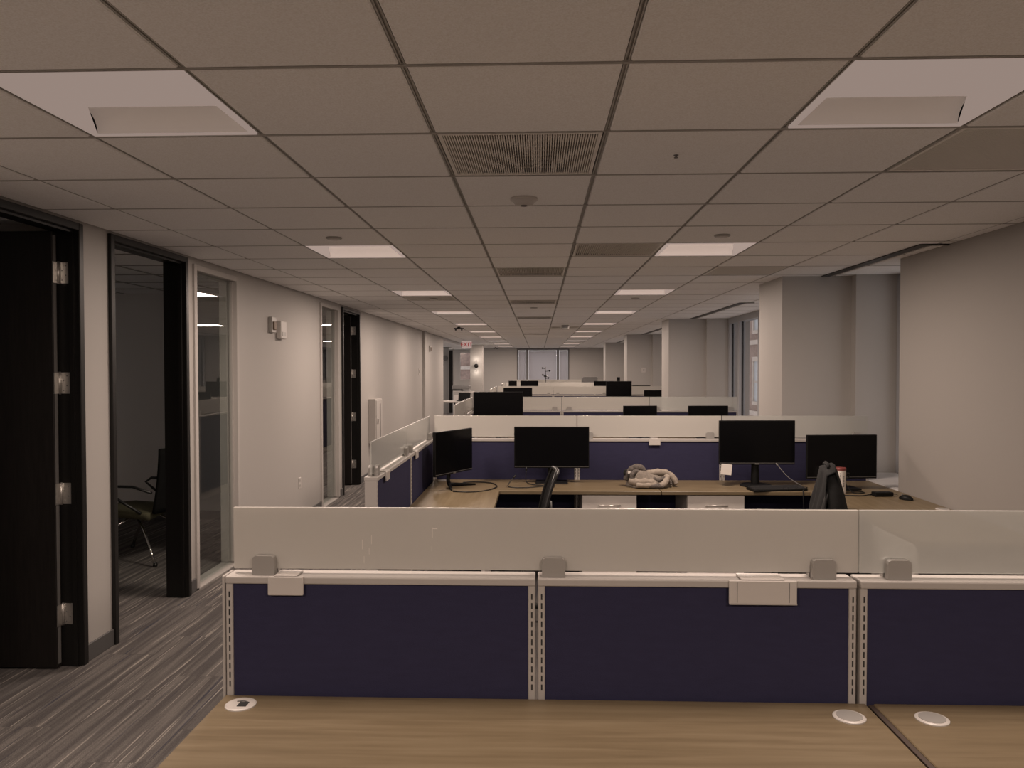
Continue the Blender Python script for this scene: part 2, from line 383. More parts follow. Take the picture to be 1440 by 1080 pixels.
# ------------------------------------------------------------------ left wall with openings
ops = [(3.15, 4.27, 2.492), (4.55, 5.575, 2.492), (5.68, 6.53, 2.462), (9.03, 9.86, 2.462), (10.03, 11.03, 2.485)]
wl = MB(); y = YB
for a, b, hz in ops:
    wl.box(XLO, XL, y, a, 0, CEIL+.05); wl.box(XLO, XL, a, b, hz, CEIL+.05); y = b
wl.box(XLO, XL, y, 20.85, 0, CEIL+.05)
wl.box(XLO, XL+.055, 17.1, 17.42, 0, CEIL+.05)
struct('wall_left', wl, M['wall'], 'long pale wall with black doors and narrow glass sidelights', 'wall')
bb = MB()
for a, b in ((YB, 3.15), (4.27, 4.55), (5.575, 5.68), (6.53, 9.03), (9.86, 10.03), (11.03, 17.1), (17.42, 20.85)):
    bb.box(XL, XL+.012, a, b, .006, .105, bev=.003)
struct('baseboard_left', bb, M['base'], 'dark grey rubber baseboard along the left wall', 'baseboard')
# door frames
def hinge(parent, x, y, z, w=.050, h=.118):
    hg = MB().box(x+.004, x+.004+w, y-.003, y, z-h/2, z+h/2).box(x-.004, x, y-.003-.052, y-.006, z-h/2, z+h/2).build('hinge', M['steel'], parent, label='satin steel butt hinge')
    MB().tube([(x+.001, y-.008, z-h/2-.004), (x+.001, y-.008, z+h/2+.004)], .0065, 8).build('knuckle', M['steel'], hg)
    sc = MB()
    for k in range(4):
        for q in (.30, .70):
            if (k + (q > .5)) % 2 == 0:
                sc.tube([(x+.004+w*q, y-.003, z-h/2+h*(.15+.23*k)), (x+.004+w*q, y-.0045, z-h/2+h*(.15+.23*k))], .004, 8)
    sc.build('screws', M['greyp'], hg)
def door(n, y0, y1, hz, label, far_hinge=True, deg=90):
    t = thing('door_%d' % n, label, 'door', (0, 0, 0), 0, None, 'structure')
    tw = .042; x0, x1 = XLO-.02, XL+.022
    f = MB()
    f.box(x0, x1, y0, y0+tw, .0, hz, bev=.004).box(x0, x1, y1-tw, y1, .0, hz, bev=.004).box(x0, x1, y0+tw, y1-tw, hz-tw, hz, bev=.004)
    f.build('frame', M['black'], t)
    st = MB().box(XL-.036, XL-.012, y1-tw-.012, y1-tw, .008, hz-tw).box(XL-.036, XL-.012, y0+tw, y0+tw+.012, .008, hz-tw).box(XL-.036, XL-.012, y0+tw+.012, y1-tw-.012, hz-tw-.012, hz-tw)
    st.build('stop', M['black'], t)
    L = y1-y0-2*tw-.006; xh = XL-.095
    if far_hinge:
        yl = y1-tw-.010
        lf = B(xh-.006-L, xh-.006, yl-.045, yl, .012, hz-tw-.010, bev=.002).build('leaf', M['blackwood'], t)
        B(xh-.0062, xh-.0050, yl-.036, yl-.010, .03, hz-tw-.03).build('edge_strip', M['greyp'], lf)
        for z in (.30, .98, 1.60, 2.215): hinge(t, xh, y1-tw, z)
        lx = xh-.006-L+.07
        hd = MB().tube([(lx, yl-.045, 1.0), (lx, yl-.095, 1.0), (lx+.11, yl-.095, 1.0)], .010, 8).build('handle', M['steel'], lf)
        MB().lathe([(.026, 0), (.026, .008)], 16).xf(Matrix.Translation((lx, yl-.045, 1.0)) @ Matrix.Rotation(PI/2, 4, 'X')).build('rose', M['steel'], hd)
    else:
        yl = y0+tw+.010
        lf = B(xh-.006-L, xh-.006, yl, yl+.045, .012, hz-tw-.02, bev=.002).build('leaf', M['blackwood'], t)
        lx = xh-.006-L+.07
        MB().tube([(lx, yl+.045, 1.0), (lx, yl+.095, 1.0), (lx+.11, yl+.095, 1.0)], .010, 8).build('handle', M['steel'], lf)
        sp = MB().box(XL-.040, XL-.012, y1-tw-.0025, y1-tw, .93, 1.03).build('strike_plate', M['black'], t)
        B(XL-.030, XL-.020, y1-tw-.0035, y1-tw-.002, .965, .995).build('latch_hole', M['steel'], sp)
    return t
door(1, *ops[0], 'open black door beside the near wall pier, four steel hinges on its frame')
door(2, *ops[1], 'black door frame open to the dark office with the black chair', far_hinge=False)
door(3, *ops[4], 'open black door with steel hinges beside the fire extinguisher cabinet')
# sidelights
def sidelight(n, y0, y1, hz, label):
    t = thing('window_%d' % n, label, 'window', (0, 0, 0), 0, None, 'structure')
    w = .045; f = MB()
    f.box(XLO-.01, XL+.018, y0, y0+w, .02, hz, bev=.003).box(XLO-.01, XL+.018, y1-w, y1, .02, hz, bev=.003)
    f.box(XLO-.01, XL+.018, y0+w, y1-w, hz-w, hz, bev=.003).box(XLO-.01, XL+.010, y0+w, y1-w, .004, .016, bev=.002)
    f.build('frame', M['white'], t)
    s = MB()
    for yy in (y0+w, y1-w-.012): s.box(XL-.05, XL-.02, yy, yy+.012, .03, hz-w)
    s.build('glazing_stop', M['white'], t)
    B(XL-.040, XL-.030, y0+w, y1-w, .03, hz-w).build('pane', M['glass'], t)
    return t
sidelight(1, *ops[2], 'tall glass sidelight with white frame beside the black door frame, mirroring the office')
sidelight(2, *ops[3], 'narrow glass sidelight with white frame next to the open hinged black door')
# offices behind the left wall
for nm, a, b in (('wall_office_near', YB, YB+.1), ('wall_office_divider_1', 4.33, 4.45), ('wall_office_divider_2', 8.42, 8.54), ('wall_office_divider_3', 13.2, 13.3)):
    struct(nm, B(-6.6, XLO, a, b, 0, CEIL), M['office'], 'dim painted office partition wall behind the long wall', 'wall')
ob = MB(); y = YB
for a, b in ((2.2, 3.3), (5.6, 6.7)):
    ob.box(-6.7, -6.6, y, a, 0, CEIL).box(-6.7, -6.6, a, b, 0, .95).box(-6.7, -6.6, a, b, 2.05, CEIL); y = b
ob.box(-6.7, -6.6, y, 13.3, 0, CEIL)
for k, (a, b) in enumerate(((2.2, 3.3), (5.6, 6.7))):  # windows added so that daylight brightens the dark offices
    t = thing('window_%d' % (20+k), 'window added for daylight in the small office behind the %s black door' % ORD[k], 'window', (0, 0, 0), 0, None, 'structure')
    MB().box(-6.70, -6.62, a, a+.06, .95, 2.05).box(-6.70, -6.62, b-.06, b, .95, 2.05).box(-6.70, -6.62, a+.06, b-.06, 1.99, 2.05).box(-6.70, -6.62, a+.06, b-.06, .95, 1.01).build('frame', M['alu'], t)
    B(-6.67, -6.66, a+.06, b-.06, 1.01, 1.99).build('pane', M['wglass'], t)
struct('wall_office_back', ob, M['office'], 'dim painted back wall of the small offices', 'wall')
oc = struct('ceiling_office', B(-6.7, XLO, YB, 13.3, CEIL, CEIL+.1), M['tile'], 'dim ceiling of the small offices', 'ceiling')
for y in (4.9, 5.5, 6.1, 6.7, 7.3, 7.9):
    B(-6.6, XLO, y, y+.02, CEIL-.006, CEIL).build('cross_tee', M['tee'], oc)
for x in (-5.2, -4.6, -4.0, -3.4):
    B(x, x+.02, 4.5, 8.4, CEIL-.006, CEIL-.001).build('main_runner', M['tee'], oc)
struct('baseboard_office', B(-6.6, XLO, 8.408, 8.42, .0, .1), M['base'], 'dark baseboard of the office with the chair', 'baseboard')

# ------------------------------------------------------------------ right wall, columns, windows
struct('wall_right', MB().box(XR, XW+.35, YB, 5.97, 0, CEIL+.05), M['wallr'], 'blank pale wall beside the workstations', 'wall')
cols = [7.08, 13.17, 19.3, 25.5]
for y in cols:
    c = MB().box(2.21, XW+.35, y, y+.72, 0, CEIL+.05).box(2.83, XW+.1, y-.10, y+.82, 0, CEIL+.05)
    struct('wall_column', c, M['wall'], 'square pale column projecting from the window wall', 'column')['group'] = 'columns along the window wall'
struct('wall_end_pier', MB().box(2.9, XW+.35, YE-.6, YE, 0, CEIL+.05), M['wall'], 'short pale wall end beside the far window', 'wall')
spans = [(5.97, 6.98), (7.90, 13.07), (13.99, 19.2), (20.12, 25.4), (26.32, YE-.6)]
sp = MB()
for a, b in spans:
    sp.box(XW-.02, XW+.30, a, b, 0, .70)
struct('wall_window_spandrel', sp, M['wall'], 'low wall below the windows', 'wall')
SILLZ = .742
wn = 3
for q, (a, b) in enumerate(spans):
    t = thing('window_%d' % wn, ['tall narrow window between blank wall and first column', 'tall grey framed window past the first column showing the brick building', 'tall grey framed window past the second column', 'tall grey framed window past the third column', 'tall grey framed window past the fourth column'][q], 'window', (0, 0, 0), 0, None, 'structure'); wn += 1
    B(XR if q == 0 else 2.95, XW+.05, a+.004, b-.004, .702, SILLZ, bev=.004).build('sill', M['sill'], t)
    B(XW-.03, XW+.10, a, b, CEIL-.10, CEIL+.04).build('head', M['alu'], t)
    n = max(1, round((b-a)/1.06)); st = (b-a)/n
    ys = [min(max(a + k*st, a+.05), b-.05) for k in range(n+1)] if q != 1 else [7.95, 9.05, 10.17, 11.28, 12.40, 13.02]
    n = len(ys)-1
    for y in ys:
        mu = B(XW-.035, XW+.06, y-.045, y+.045, SILLZ, CEIL-.10, bev=.003).build('mullion', M['alu'], t)
        B(XW+.005, XW+.035, y-.055, y+.055, SILLZ, CEIL-.10).build('gasket', M['blackalu'], mu)
    for k in range(n):
        B(XW+.016, XW+.024, ys[k]+.055, ys[k+1]-.055, SILLZ, CEIL-.10).build('pane', M['wglass'], t)
# black slot diffusers in ceiling next to columns
for q, (a, b) in enumerate(((5.26, 7.06), (9.9, 13.05), (16.1, 19.2), (22.3, 25.4))):
    s = thing('slot_diffuser', 'black linear slot diffuser in the ceiling by the %s column' % ORD[q], 'air vent', (2.585, a, CEIL-.0018), 0, 'slot diffusers along the window wall')
    B(-.036, .036, 0, b-a, -.011, -.0045).build('slot', M['black'], s)
    MB().box(.036, .046, .03, b-a, -.012, -.0042).build('flange', M['white'], s)
    B(.036, .16, .0, .028, -.011, -.0045).build('slot_return', M['black'], s)
# ------------------------------------------------------------------ end of the room
we = MB()
holes = [(-3.30, -2.74, 1.15, 2.40), (-.89, 1.28, .90, 2.47)]
x = -7.0
for a, b, z0_, z1_ in holes:
    we.box(x, a, YE, YE+.25, 0, CEIL+.05); we.box(a, b, YE, YE+.25, 0, z0_); we.box(a, b, YE, YE+.25, z1_, CEIL+.05); x = b
we.box(x, 4.0, YE, YE+.25, 0, CEIL+.05)
struct('wall_back', we, M['wall'], 'pale end wall with the wide far window', 'wall')
t = thing('window_%d' % wn, 'wide three-part far window with pale blinds on the end wall', 'window', (0, 0, 0), 0, None, 'structure'); wn += 1
a, b, z0_, z1_ = holes[1]
f = MB().box(a, a+.06, YE-.02, YE+.12, z0_, z1_).box(b-.06, b, YE-.02, YE+.12, z0_, z1_).box(a+.06, b-.06, YE-.02, YE+.12, z1_-.05, z1_).box(a+.06, b-.06, YE-.02, YE+.12, z0_, z0_+.05)
f.build('frame', M['darkalu'], t)
for xx in (-.46, .81): B(xx-.05, xx+.05, YE-.015, YE+.11, z0_+.05, z1_-.05).build('mullion', M['darkalu'], t)
for xa, xb in ((a+.06, -.51), (-.41, .76), (.86, b-.06)):
    B(xa, xb, YE+.05, YE+.058, z0_+.05, z1_-.05).build('pane', M['wglass'], t)
t = thing('window_%d' % wn, 'far window beside the black sconce, showing a sunlit brick building', 'window', (0, 0, 0), 0, None, 'structure'); wn += 1
a, b, z0_, z1_ = holes[0]
MB().box(a, a+.05, YE-.02, YE+.12, z0_, z1_).box(b-.05, b, YE-.02, YE+.12, z0_, z1_).box(a+.05, b-.05, YE-.02, YE+.12, z1_-.09, z1_).box(a+.05, b-.05, YE-.02, YE+.12, z0_, z0_+.05).build('frame', M['white'], t)
B(a+.05, b-.05, YE+.05, YE+.058, z0_+.05, z1_-.09).build('pane', M['wglass'], t)
slat_m = bpy.data.materials.new('blind_slat'); slat_m.use_nodes = True
nt = slat_m.node_tree; nt.nodes.remove(nt.nodes['Principled BSDF'])
d_ = nt.nodes.new('ShaderNodeBsdfDiffuse'); d_.inputs[0].default_value = (.62, .60, .60, 1); t_ = nt.nodes.new('ShaderNodeBsdfTranslucent'); t_.inputs[0].default_value = (.68, .67, .70, 1)
mx_ = nt.nodes.new('ShaderNodeMixShader'); mx_.inputs[0].default_value = .55; nt.links.new(d_.outputs[0], mx_.inputs[1]); nt.links.new(t_.outputs[0], mx_.inputs[2]); nt.links.new(mx_.outputs[0], nt.nodes['Material Output'].inputs[0])
for q, (xa, xb) in enumerate(((-.82, -.52), (-.40, .75), (.87, 1.21))):
    t = thing('window_blind', ['narrow closed blind in the far window on the side of the sconce', 'wide closed blind in the middle of the far window', 'narrow closed blind in the far window on the column side'][q], 'blind', (0, YE+.012, 0), 0, 'blinds in the far window')
    B(xa, xb, -.015, .015, 2.385, 2.415).build('headrail', M['white'], t)
    s = MB()
    for k in range(58):
        z = 2.37 - k*.0243
        s.add([(xa, -.012, z), (xb, -.012, z), (xb, .010, z-.026), (xa, .010, z-.026)], [(0, 1, 2, 3)])
    s.build('slats', slat_m, t, 'stuff')
# sconce pier and alcove on the far left
struct('wall_sconce', B(-2.42, -1.97, 27.3, 27.75, 0, CEIL+.05), M['wall'], 'narrow pale pier carrying the black wall sconce', 'wall')
struct('wall_alcove', MB().box(-7.0, -3.72, 25.0, 25.1, 0, CEIL+.05).box(-7.0, XLO, 20.75, 20.85, 0, CEIL+.05), M['wall'], 'pale wall of the alcove past the long wall', 'wall')
struct('wall_alcove_pier', B(-3.58, -3.34, 28.6, 28.9, 0, CEIL+.05), M['wall'], 'narrow pale wall with small round fixture in the far alcove', 'wall')
struct('ceiling_alcove', B(-7.0, XLO, 20.85, YE, CEIL-.06, CEIL+.1), M['tile'], 'lowered ceiling over the far alcove', 'ceiling')
d4 = thing('door_4', 'tall black door in the far alcove', 'door', (-3.30, 28.4, 0), 0, None, 'structure')
B(0, .14, 0, .05, .01, 2.33, bev=.003).build('leaf', M['blackwood'], d4); B(-.03, 0, -.02, .08, 0, 2.38).build('frame', M['white'], d4); B(.14, .17, -.02, .08, 0, 2.38).build('frame', M['white'], d4)
B(.145, .155, -.026, -.02, .98, 1.08).build('latch_plate', M['steel'], d4)
d5 = thing('door_5', 'tall black door edge next to the end of the long wall', 'door', (-3.36, 26.0, 0), 0, None, 'structure')
B(-.15, 0, 0, .05, .01, 2.36, bev=.003).build('leaf', M['blackwood'], d5); B(-.02, .0, -.03, -.002, .9, 1.0).build('handle', M['steel'], d5)
sc = thing('wall_sconce_lamp', 'round black sconce glowing up and down on the narrow far pier', 'wall lamp', (-2.20, 27.295, 1.75), 0)
MB().lathe([(.055, 0), (.075, .02), (.075, .045), (.03, .06)], 20).xf(Matrix.Rotation(PI/2, 4, 'X')).build('disc', M['black'], sc)
MB().tube([(0, -.035, -.22), (0, -.035, .22)], .008, 8).build('rod', M['black'], sc)
for s in (-1, 1):
    MB().lathe([(.012, 0), (.026, .02), (.026, .04), (.012, .05)], 12, (0, -.06, s*.10-.025)).build('bulb', emit('sconce_bulb', (.6, .5, .42)), sc)
    la = bpy.data.lights.new('sconce_glow', 'POINT'); la.energy = 1.3; la.color = (1, .86, .74); la.shadow_soft_size = .02
    lo = bpy.data.objects.new('sconce_glow', la); C.objects.link(lo); lo.parent = sc; lo.location = (0, -.14, s*.22)
tag(MB().lathe([(.10, 0), (.10, .03), (.085, .035)], 20).xf(Matrix.Translation((-3.46, 28.598, 2.05)) @ Matrix.Rotation(PI/2, 4, 'X')).build('round_alarm', M['greyp']), 'small round grey alarm on the far alcove pier', 'alarm')
for y_, l_ in ((23.2, 'panel light added over the white table to brighten the far alcove'), (28.9, 'panel light added to brighten the end of the far alcove')):
    pt = thing('alcove_fill_light', l_, 'ceiling light', (-3.6, y_, CEIL-.0605), 0)  # out-of-sight lights added to brighten the alcove
    B(-.3, .3, -.3, .3, -.03, 0, bev=.003).build('frame', M['white'], pt); B(-.28, .28, -.28, .28, -.033, -.0302).build('lens', M['lens'], pt)
    la = bpy.data.lights.new('alcove_fill_lamp', 'AREA'); la.size = .5; la.energy = LAMP_POWER*.8; la.color = LAMP_COL
    lo = bpy.data.objects.new('alcove_fill_lamp', la); C.objects.link(lo); lo.parent = pt; lo.location = (0, 0, -.036)
# wall behind the camera
struct('wall_front', B(XLO, XR+.5, YB-.25, YB, 0, CEIL+.05), M['wall'], 'pale wall behind the near desk', 'wall')

# ------------------------------------------------------------------ buildings outside
brick = mat('outside_brick', (.30, .225, .195), .9, noise=.22, nscale=6)
stone = mat('outside_stone', (.55, .49, .44), .9, noise=.1, nscale=4)
pale = mat('outside_pale_window', (.46, .50, .54), .3)
def facade(label, loc, rz, w, h0, h1, step):
    t = thing('brick_building', label, 'building', loc, rz)
    B(-w/2, w/2, 0, 2, h0, h1).build('wall', brick, t)
    z = h0+1.0
    while z < h1-2:
        x = -w/2+.9
        B(-w/2, w/2, -.10, 0, z-.62, z-.42).build('stone_band', stone, t)
        while x < w/2-1.2:
            fr = MB().box(x, x+1.15, -.10, 0, z-.15, z).box(x, x+1.15, -.10, 0, z+1.75, z+1.95).box(x, x+.10, -.10, 0, z, z+1.75).box(x+1.05, x+1.15, -.10, 0, z, z+1.75).box(x+.10, x+1.05, -.05, 0, z+.82, z+.90).build('window', stone, t)
            B(x+.10, x+1.05, -.03, -.005, z, z+1.75).build('pane', pale, fr)
            x += step
        z += 3.1
    return t
facade('brick building across the street with pale sash windows', (9.5, 33, 0), -PI/2, 56, -7, 12, 2.35)
facade('pinkish brick building beyond the far window beside the sconce', (-9.2, 46, 0), 0, 12, -5, 10, 3.4)

# ------------------------------------------------------------------ workstations
RT = 1.082; GB = 1.096; GT = 1.276; TH = .07; DZ = .737
def panel(loc, w, rz, label, group, base=True):
    """partition panel; local x along width, front face at y=0, back at y=TH"""
    t = thing('partition_panel', label, 'partition', loc, rz, group)
    e = .0215
    B(e, w-e, .006, TH-.006, .10, RT-.022).build('fabric_panel', M['navy'], t)
    B(.001, w-.001, -.004, TH+.004, RT-.022, RT, bev=.004).build('top_rail', M['white'], t)
    B(.001, w-.001, .012, TH-.012, .004, .10).build('kick_plate', M['plastic'], t)
    for x0 in (.0015, w-e):
        p = B(x0, x0+.02, .0, TH, .004, RT-.022, bev=.002).build('post', M['white'], t)
        s = MB(); z = .76
        while z < RT-.05:
            s.box(x0+.0085, x0+.0125, -.0008, .0004, z, z+.017); s.box(x0+.0085, x0+.0125, TH-.0004, TH+.0008, z, z+.017); z += .026
        s.build('slots', M['dark'], p, 'stuff')
    return t
def glass(loc, w, rz, clamps, label, group, m='frost'):
    t = thing('glass_screen', label, 'glass screen', loc, rz, group)
    B(.001, w-.001, TH/2-.005, TH/2+.005, GB, GT, bev=.0015).build('pane', M[m], t)
    for x in clamps:
        k = MB()
        for s in (-1, 1):
            y0, y1 = (TH/2-.026, TH/2-.006) if s < 0 else (TH/2+.006, TH/2+.026)
            pts = [(x-.033, RT+.0005), (x+.033, RT+.0005), (x+.033, RT+.044), (x+.030, RT+.052), (x+.023, RT+.056), (x-.023, RT+.056), (x-.030, RT+.052), (x-.033, RT+.044)]
            k.prism(pts, y0, y1, 'y')
        k.build('clamp', M['clamp'], t)
    return t
def nameplate(x, y, w, h, rz, label, big=False, x0=0):
    t = thing('nameplate_holder', label, 'nameplate holder', (x, y, RT), rz, 'nameplate holders on the partition rails')
    B(-w/2, w/2, -.014, -.0045, -h, .002, bev=.002).build('plate', M['plastic'], t)
    B(-w*.32, w*.32, -.012, TH*.75, .0005, .006, bev=.001).build('hook', M['plastic'], t)
    if big:
        for s in (-1, 1): B(s*w*.385-.001, s*w*.385+.001, -.0146, -.0138, -h+.006, -.004).build('groove', M['greyp'], t)
        B(-w/2, w/2, -.0155, -.0138, -h, -h+.004).build('lip', M['white'], t)
    return t
Y1, Y2, Y3 = 2.185, 6.50, 10.72
Y4, Y5, Y6 = 16.95, 21.15, 26.3
P48 = 1.2135; XS = -.885
# row 1 (nearest)
GP1 = 'blue fabric panels behind the near desk'
for k, x in enumerate((-.905, -.003, .903, 1.809)):
    panel((x, Y1, 0), .898 if k else .897, 0, ['blue fabric panel with small nameplate holder, at the aisle end behind the near desk', 'blue fabric panel with wide grooved nameplate holder, behind the near desk', 'blue fabric panel behind the near desk, past the dark desk seam', 'blue fabric panel behind the near desk, against the blank wall'][k], GP1)
glass((-.892, Y1, 0), 1.8025, 0, (.095, .935, 1.70), 'long frosted glass screen above two blue panels of the near desk', 'glass screens on the near partition')
glass((.912, Y1, 0), 1.795, 0, (.105, .90, 1.69), 'clearer glass screen on the near partition beside the blank wall', 'glass screens on the near partition', 'frostc')
sg = bpy.data.objects['glass_screen']; sc_ = MB()
for x_, z_, h_ in ((.38, 1.155, .028), (.385, 1.115, .02), (.407, 1.17, .026), (.400, 1.14, .018), (.585, 1.19, .030), (.583, 1.15, .015), (.592, 1.215, .003)):
    w_ = .0006 if h_ > .01 else .007
    sc_.box(x_-w_, x_+w_, TH/2-.0056, TH/2-.0049, z_, z_+h_)
sc_.build('scratches', M['paper'], sg, 'stuff')
nameplate(-.725, Y1, .102, .052, 0, 'small blank nameplate holder on the near partition at its aisle end')
nameplate(.630, Y1, .188, .066, 0, 'wide blank nameplate holder with grooved ends on the near partition', True)
B(-.9145, -.9065, Y1, Y1+TH, .004, RT, bev=.002).build('end_trim', M['white'], bpy.data.objects['partition_panel']).matrix_parent_inverse = Matrix.Translation((.905, -Y1, 0))
# rows 2 to 6 with their aisle wings
ROWS = [(2, Y2), (3, Y3), (4, Y4), (5, Y5), (6, Y6)]
for n, y in ROWS:
    rn = ORD[n-1]
    gp = 'panels of the %s partition row' % rn
    pos = ['aisle end', 'middle', 'window end']
    for k in range(3):
        panel((XS+k*P48, y, 0), P48-.004, 0, 'blue fabric panel in the %s partition row, %s' % (rn, pos[k]), gp)
        glass((XS+k*P48, y, 0), P48-.004, 0, (.10, P48-.10), 'frosted glass screen on the %s partition row, %s' % (rn, pos[k]), 'glass screens of the %s partition row' % rn, 'frostc' if (n == 3 and k == 2) or (n == 2 and k == 2) else 'frost')
    for k in range(2):
        yy = y - 2.31 + k*1.152
        panel((XS-.0, yy, 0), 1.148, PI/2, 'blue fabric wing panel along the aisle at the %s row, %s' % (rn, ('free end', 'corner end')[k]), 'wing panels of the %s row' % rn)
        glass((XS-.0, yy, 0), 1.148, PI/2, (.09, 1.06), 'frosted glass screen on the aisle wing of the %s row, %s' % (rn, ('free end', 'corner end')[k]), 'wing glass screens of the %s row' % rn, 'frostc' if n == 2 else 'frost')
nameplate(.975, Y2, .095, .052, 0, 'blank nameplate holder on the blue panel above the crumpled hoodie')
nameplate(XS, Y2-2.06, .10, .052, PI/2, 'blank nameplate holder at the free end of the aisle wing panel')
nameplate(XS, Y2-.98, .10, .052, PI/2, 'blank nameplate holder by the corner of the aisle wing panel')

# desks
def grommet(parent, x, y, r=.0425, notch=False):
    g = MB().lathe([(r, 0), (r, .003), (r-.004, .005), (r-.008, .005)], 28, (x, y, DZ)).build('grommet', M['plastic'], parent)
    if notch:
        B(x-.004, x+.022, y-.020, y+.008, DZ+.0045, DZ+.0062).build('cable_hole', M['dark'], g)
        MB().tube([(x-.014, y+.010, DZ+.006), (x+.004, y+.014, DZ+.007), (x+.016, y+.008, DZ+.006)], .0018, 6).build('flap', M['greyp'], g)
    else:
        MB().lathe([(r-.009, 0), (r-.009, .0012)], 24, (x, y, DZ+.005)).build('cap', M['clamp'], g)
    return g
def desk(name, label, group, tops, supports, peds=(), groms=()):
    t = thing(name, label, 'desk', (0, 0, 0), 0, group)
    for x0, x1, y0, y1, grain in tops:
        w = B(x0, x1, y0, y1, DZ-.028, DZ, bev=.0025).build('worktop', M['wood'+grain], t)
    for s in supports: MB().box(*s, bev=.002).build('support_panel', M['plastic'], t)
    for g in groms: grommet(t, *g)
    return t
desk('desk', 'light oak desk in front of the near blue panels, running to the dark seam', 'near desks', [(-.905, .918, 1.42, 2.180, 'x')], [(-.88, -.855, 1.5, 2.15, .007, DZ-.029)], groms=((-.835, 2.115, .0425, True), (.838, 2.090)))
nd = desk('desk', 'light oak desk past the dark seam beside the near desk', 'near desks', [(.940, 2.735, 1.42, 2.180, 'x')], [(2.68, 2.705, 1.5, 2.15, .007, DZ-.029)], groms=((1.055, 2.085),))
B(.9255, .9395, 1.42, 2.178, DZ-.03, DZ-.004).build('edge_band', M['darkedge'], nd)
for n, y in ROWS:
    rn = ORD[n-1]; yb = y-.006; yf = y-.60; e = XS+.006; r = 2.745 if n == 2 else 2.19 if n == 6 else 2.73
    y0 = y-2.28
    desk('corner_desk', 'light oak L-shaped desk with aisle return at the %s partition row' % rn, 'L-shaped desks', [(e, .938, yf, yb, 'x'), (e, -.30, y0, yf-.001, 'y')], [(-.32, -.30, y0+.05, y0+.6, .007, DZ-.029)], groms=((-.80, y-.08),) )
    desk('corner_desk', 'light oak %sdesk on the window side of the %s partition row' % ('L-shaped ' if n < 5 else '', rn), 'L-shaped desks', [(.942, r, yf, yb, 'x')] + ([(2.06, r, y0, yf-.001, 'y')] if n < 5 else []), [(2.06, 2.08, y0+.05, y0+.6, .007, DZ-.029)], groms=((2.685, y-1.30),) if n == 2 else ())
def pedestal(x0, x1, y, label):
    t = thing('drawer_unit', label, 'drawer unit', ((x0+x1)/2, y, 0), 0, 'white drawer units under the desks')
    w = (x1-x0)/2; H = DZ-.031
    B(-w, w, .02, .52, .01, H, bev=.002).build('body', M['plastic'], t)
    for za, zb in ((.02, .25), (.255, .47), (.475, H-.004)):
        d = B(-w+.002, w-.002, 0, .0195, za, zb, bev=.002).build('drawer', M['drawerw'], t)
        zz = zb-.075 if zb > .6 else zb-.06
        hd = MB().tube([(-.085, -.028, zz), (.085, -.028, zz)], .0055, 8).tube([(-.07, 0, zz), (-.07, -.028, zz)], .004, 6).tube([(.07, 0, zz), (.07, -.028, zz)], .004, 6)
        hd.build('handle', M['steel'], d)
    return t
pedestal(.335, .755, Y2-.575, 'white drawer unit under the desk on the side of the task chair')
pedestal(1.14, 1.575, Y2-.575, 'white drawer unit under the desk between hoodie and keyboard')
pedestal(.335, .755, Y3-.575, 'white drawer unit under the third row desk'); 

# ------------------------------------------------------------------ monitors
def monitor(loc, rz, w, h, zt, label, group=None, stand='plate', badge=False, tilt=0.0):
    """loc on the desk surface; screen faces local -y"""
    t = thing('monitor', label, 'monitor', loc, rz, group)
    zt -= loc[2]; zb = zt-h
    b = MB().box(-w/2, w/2, -.012, .012, zb, zt, bev=.004).box(-w*.3, w*.3, .012, .04, zb+h*.15, zb+h*.75, bev=.01).build('housing', M['bezel'], t)
    B(-w/2+.007, w/2-.007, -.0135, -.0118, zb+.018, zt-.007).build('screen', M['screen'], t)
    B(-w/2+.004, w/2-.004, -.0142, -.0116, zb+.012, zb+.0145).build('chin_line', M['greyp'], b)
    if badge: B(-.016, .016, -.0148, -.0118, zb+.002, zb+.010).build('badge', M['steel'], b)
    if stand == 'v':
        MB().tube([(0, .03, zb+.10), (0, .05, .05), (0, .042, .018)], .016, 8).build('neck', M['bezel'], t)
        for s in (-1, 1):
            MB().tube([(0, .04, .0165), (s*.10, -.04, .0115), (s*.17, -.10, .0065)], [.016, .011, .006], 8).build('foot', M['bezel'], t)
    elif stand == 'plate':
        B(-.03, .03, .02, .055, .006, zb+.12, bev=.006).build('neck', M['bezel'], t)
        B(-.13, .13, -.07, .11, .001, .012, bev=.004).build('base', M['bezel'], t)
    elif stand == 'round':
        MB().lathe([(.034, 0), (.031, zb*.6), (.026, zb+.10)], 20, (0, .04, .012)).build('neck', M['bezel'], t)
        MB().lathe([(.125, 0), (.125, .006), (.11, .012), (.03, .016)], 32, (0, .02, .001)).build('base', M['bezel'], t)
    return t
D0 = DZ+.0005
monitor((-.675, 6.08, D0), math.radians(62), .52, .345, 1.190, 'black monitor on splayed feet turned sideways in the desk corner by the aisle wing', 'monitors', 'v', True)
monitor((.108, 6.30, D0), 0, .612, .338, 1.200, 'black monitor behind the empty task chair, before the second blue row', 'monitors', 'plate')
monitor((1.735, 6.18, D0), math.radians(1), .600, .352, 1.262, 'tallest black monitor on a round base behind the keyboard', 'monitors', 'round', True)
monitor((2.345, 6.04, D0), math.radians(5), .555, .340, 1.160, 'black monitor behind the chair with the jacket', 'monitors', 'plate')
monitor((-.53, 10.15, D0), math.radians(4), .655, .40, 1.365, 'wide black monitor at the aisle end of the third partition row', 'monitors', 'plate')
monitor((1.345, 10.25, D0), math.radians(3), .45, .30, 1.178, 'black monitor in front of the middle panel of the third row', 'monitors', 'plate')
monitor((2.24, 10.25, D0), math.radians(3), .53, .30, 1.178, 'black monitor in front of the window-end panel of the third row', 'monitors', 'plate')
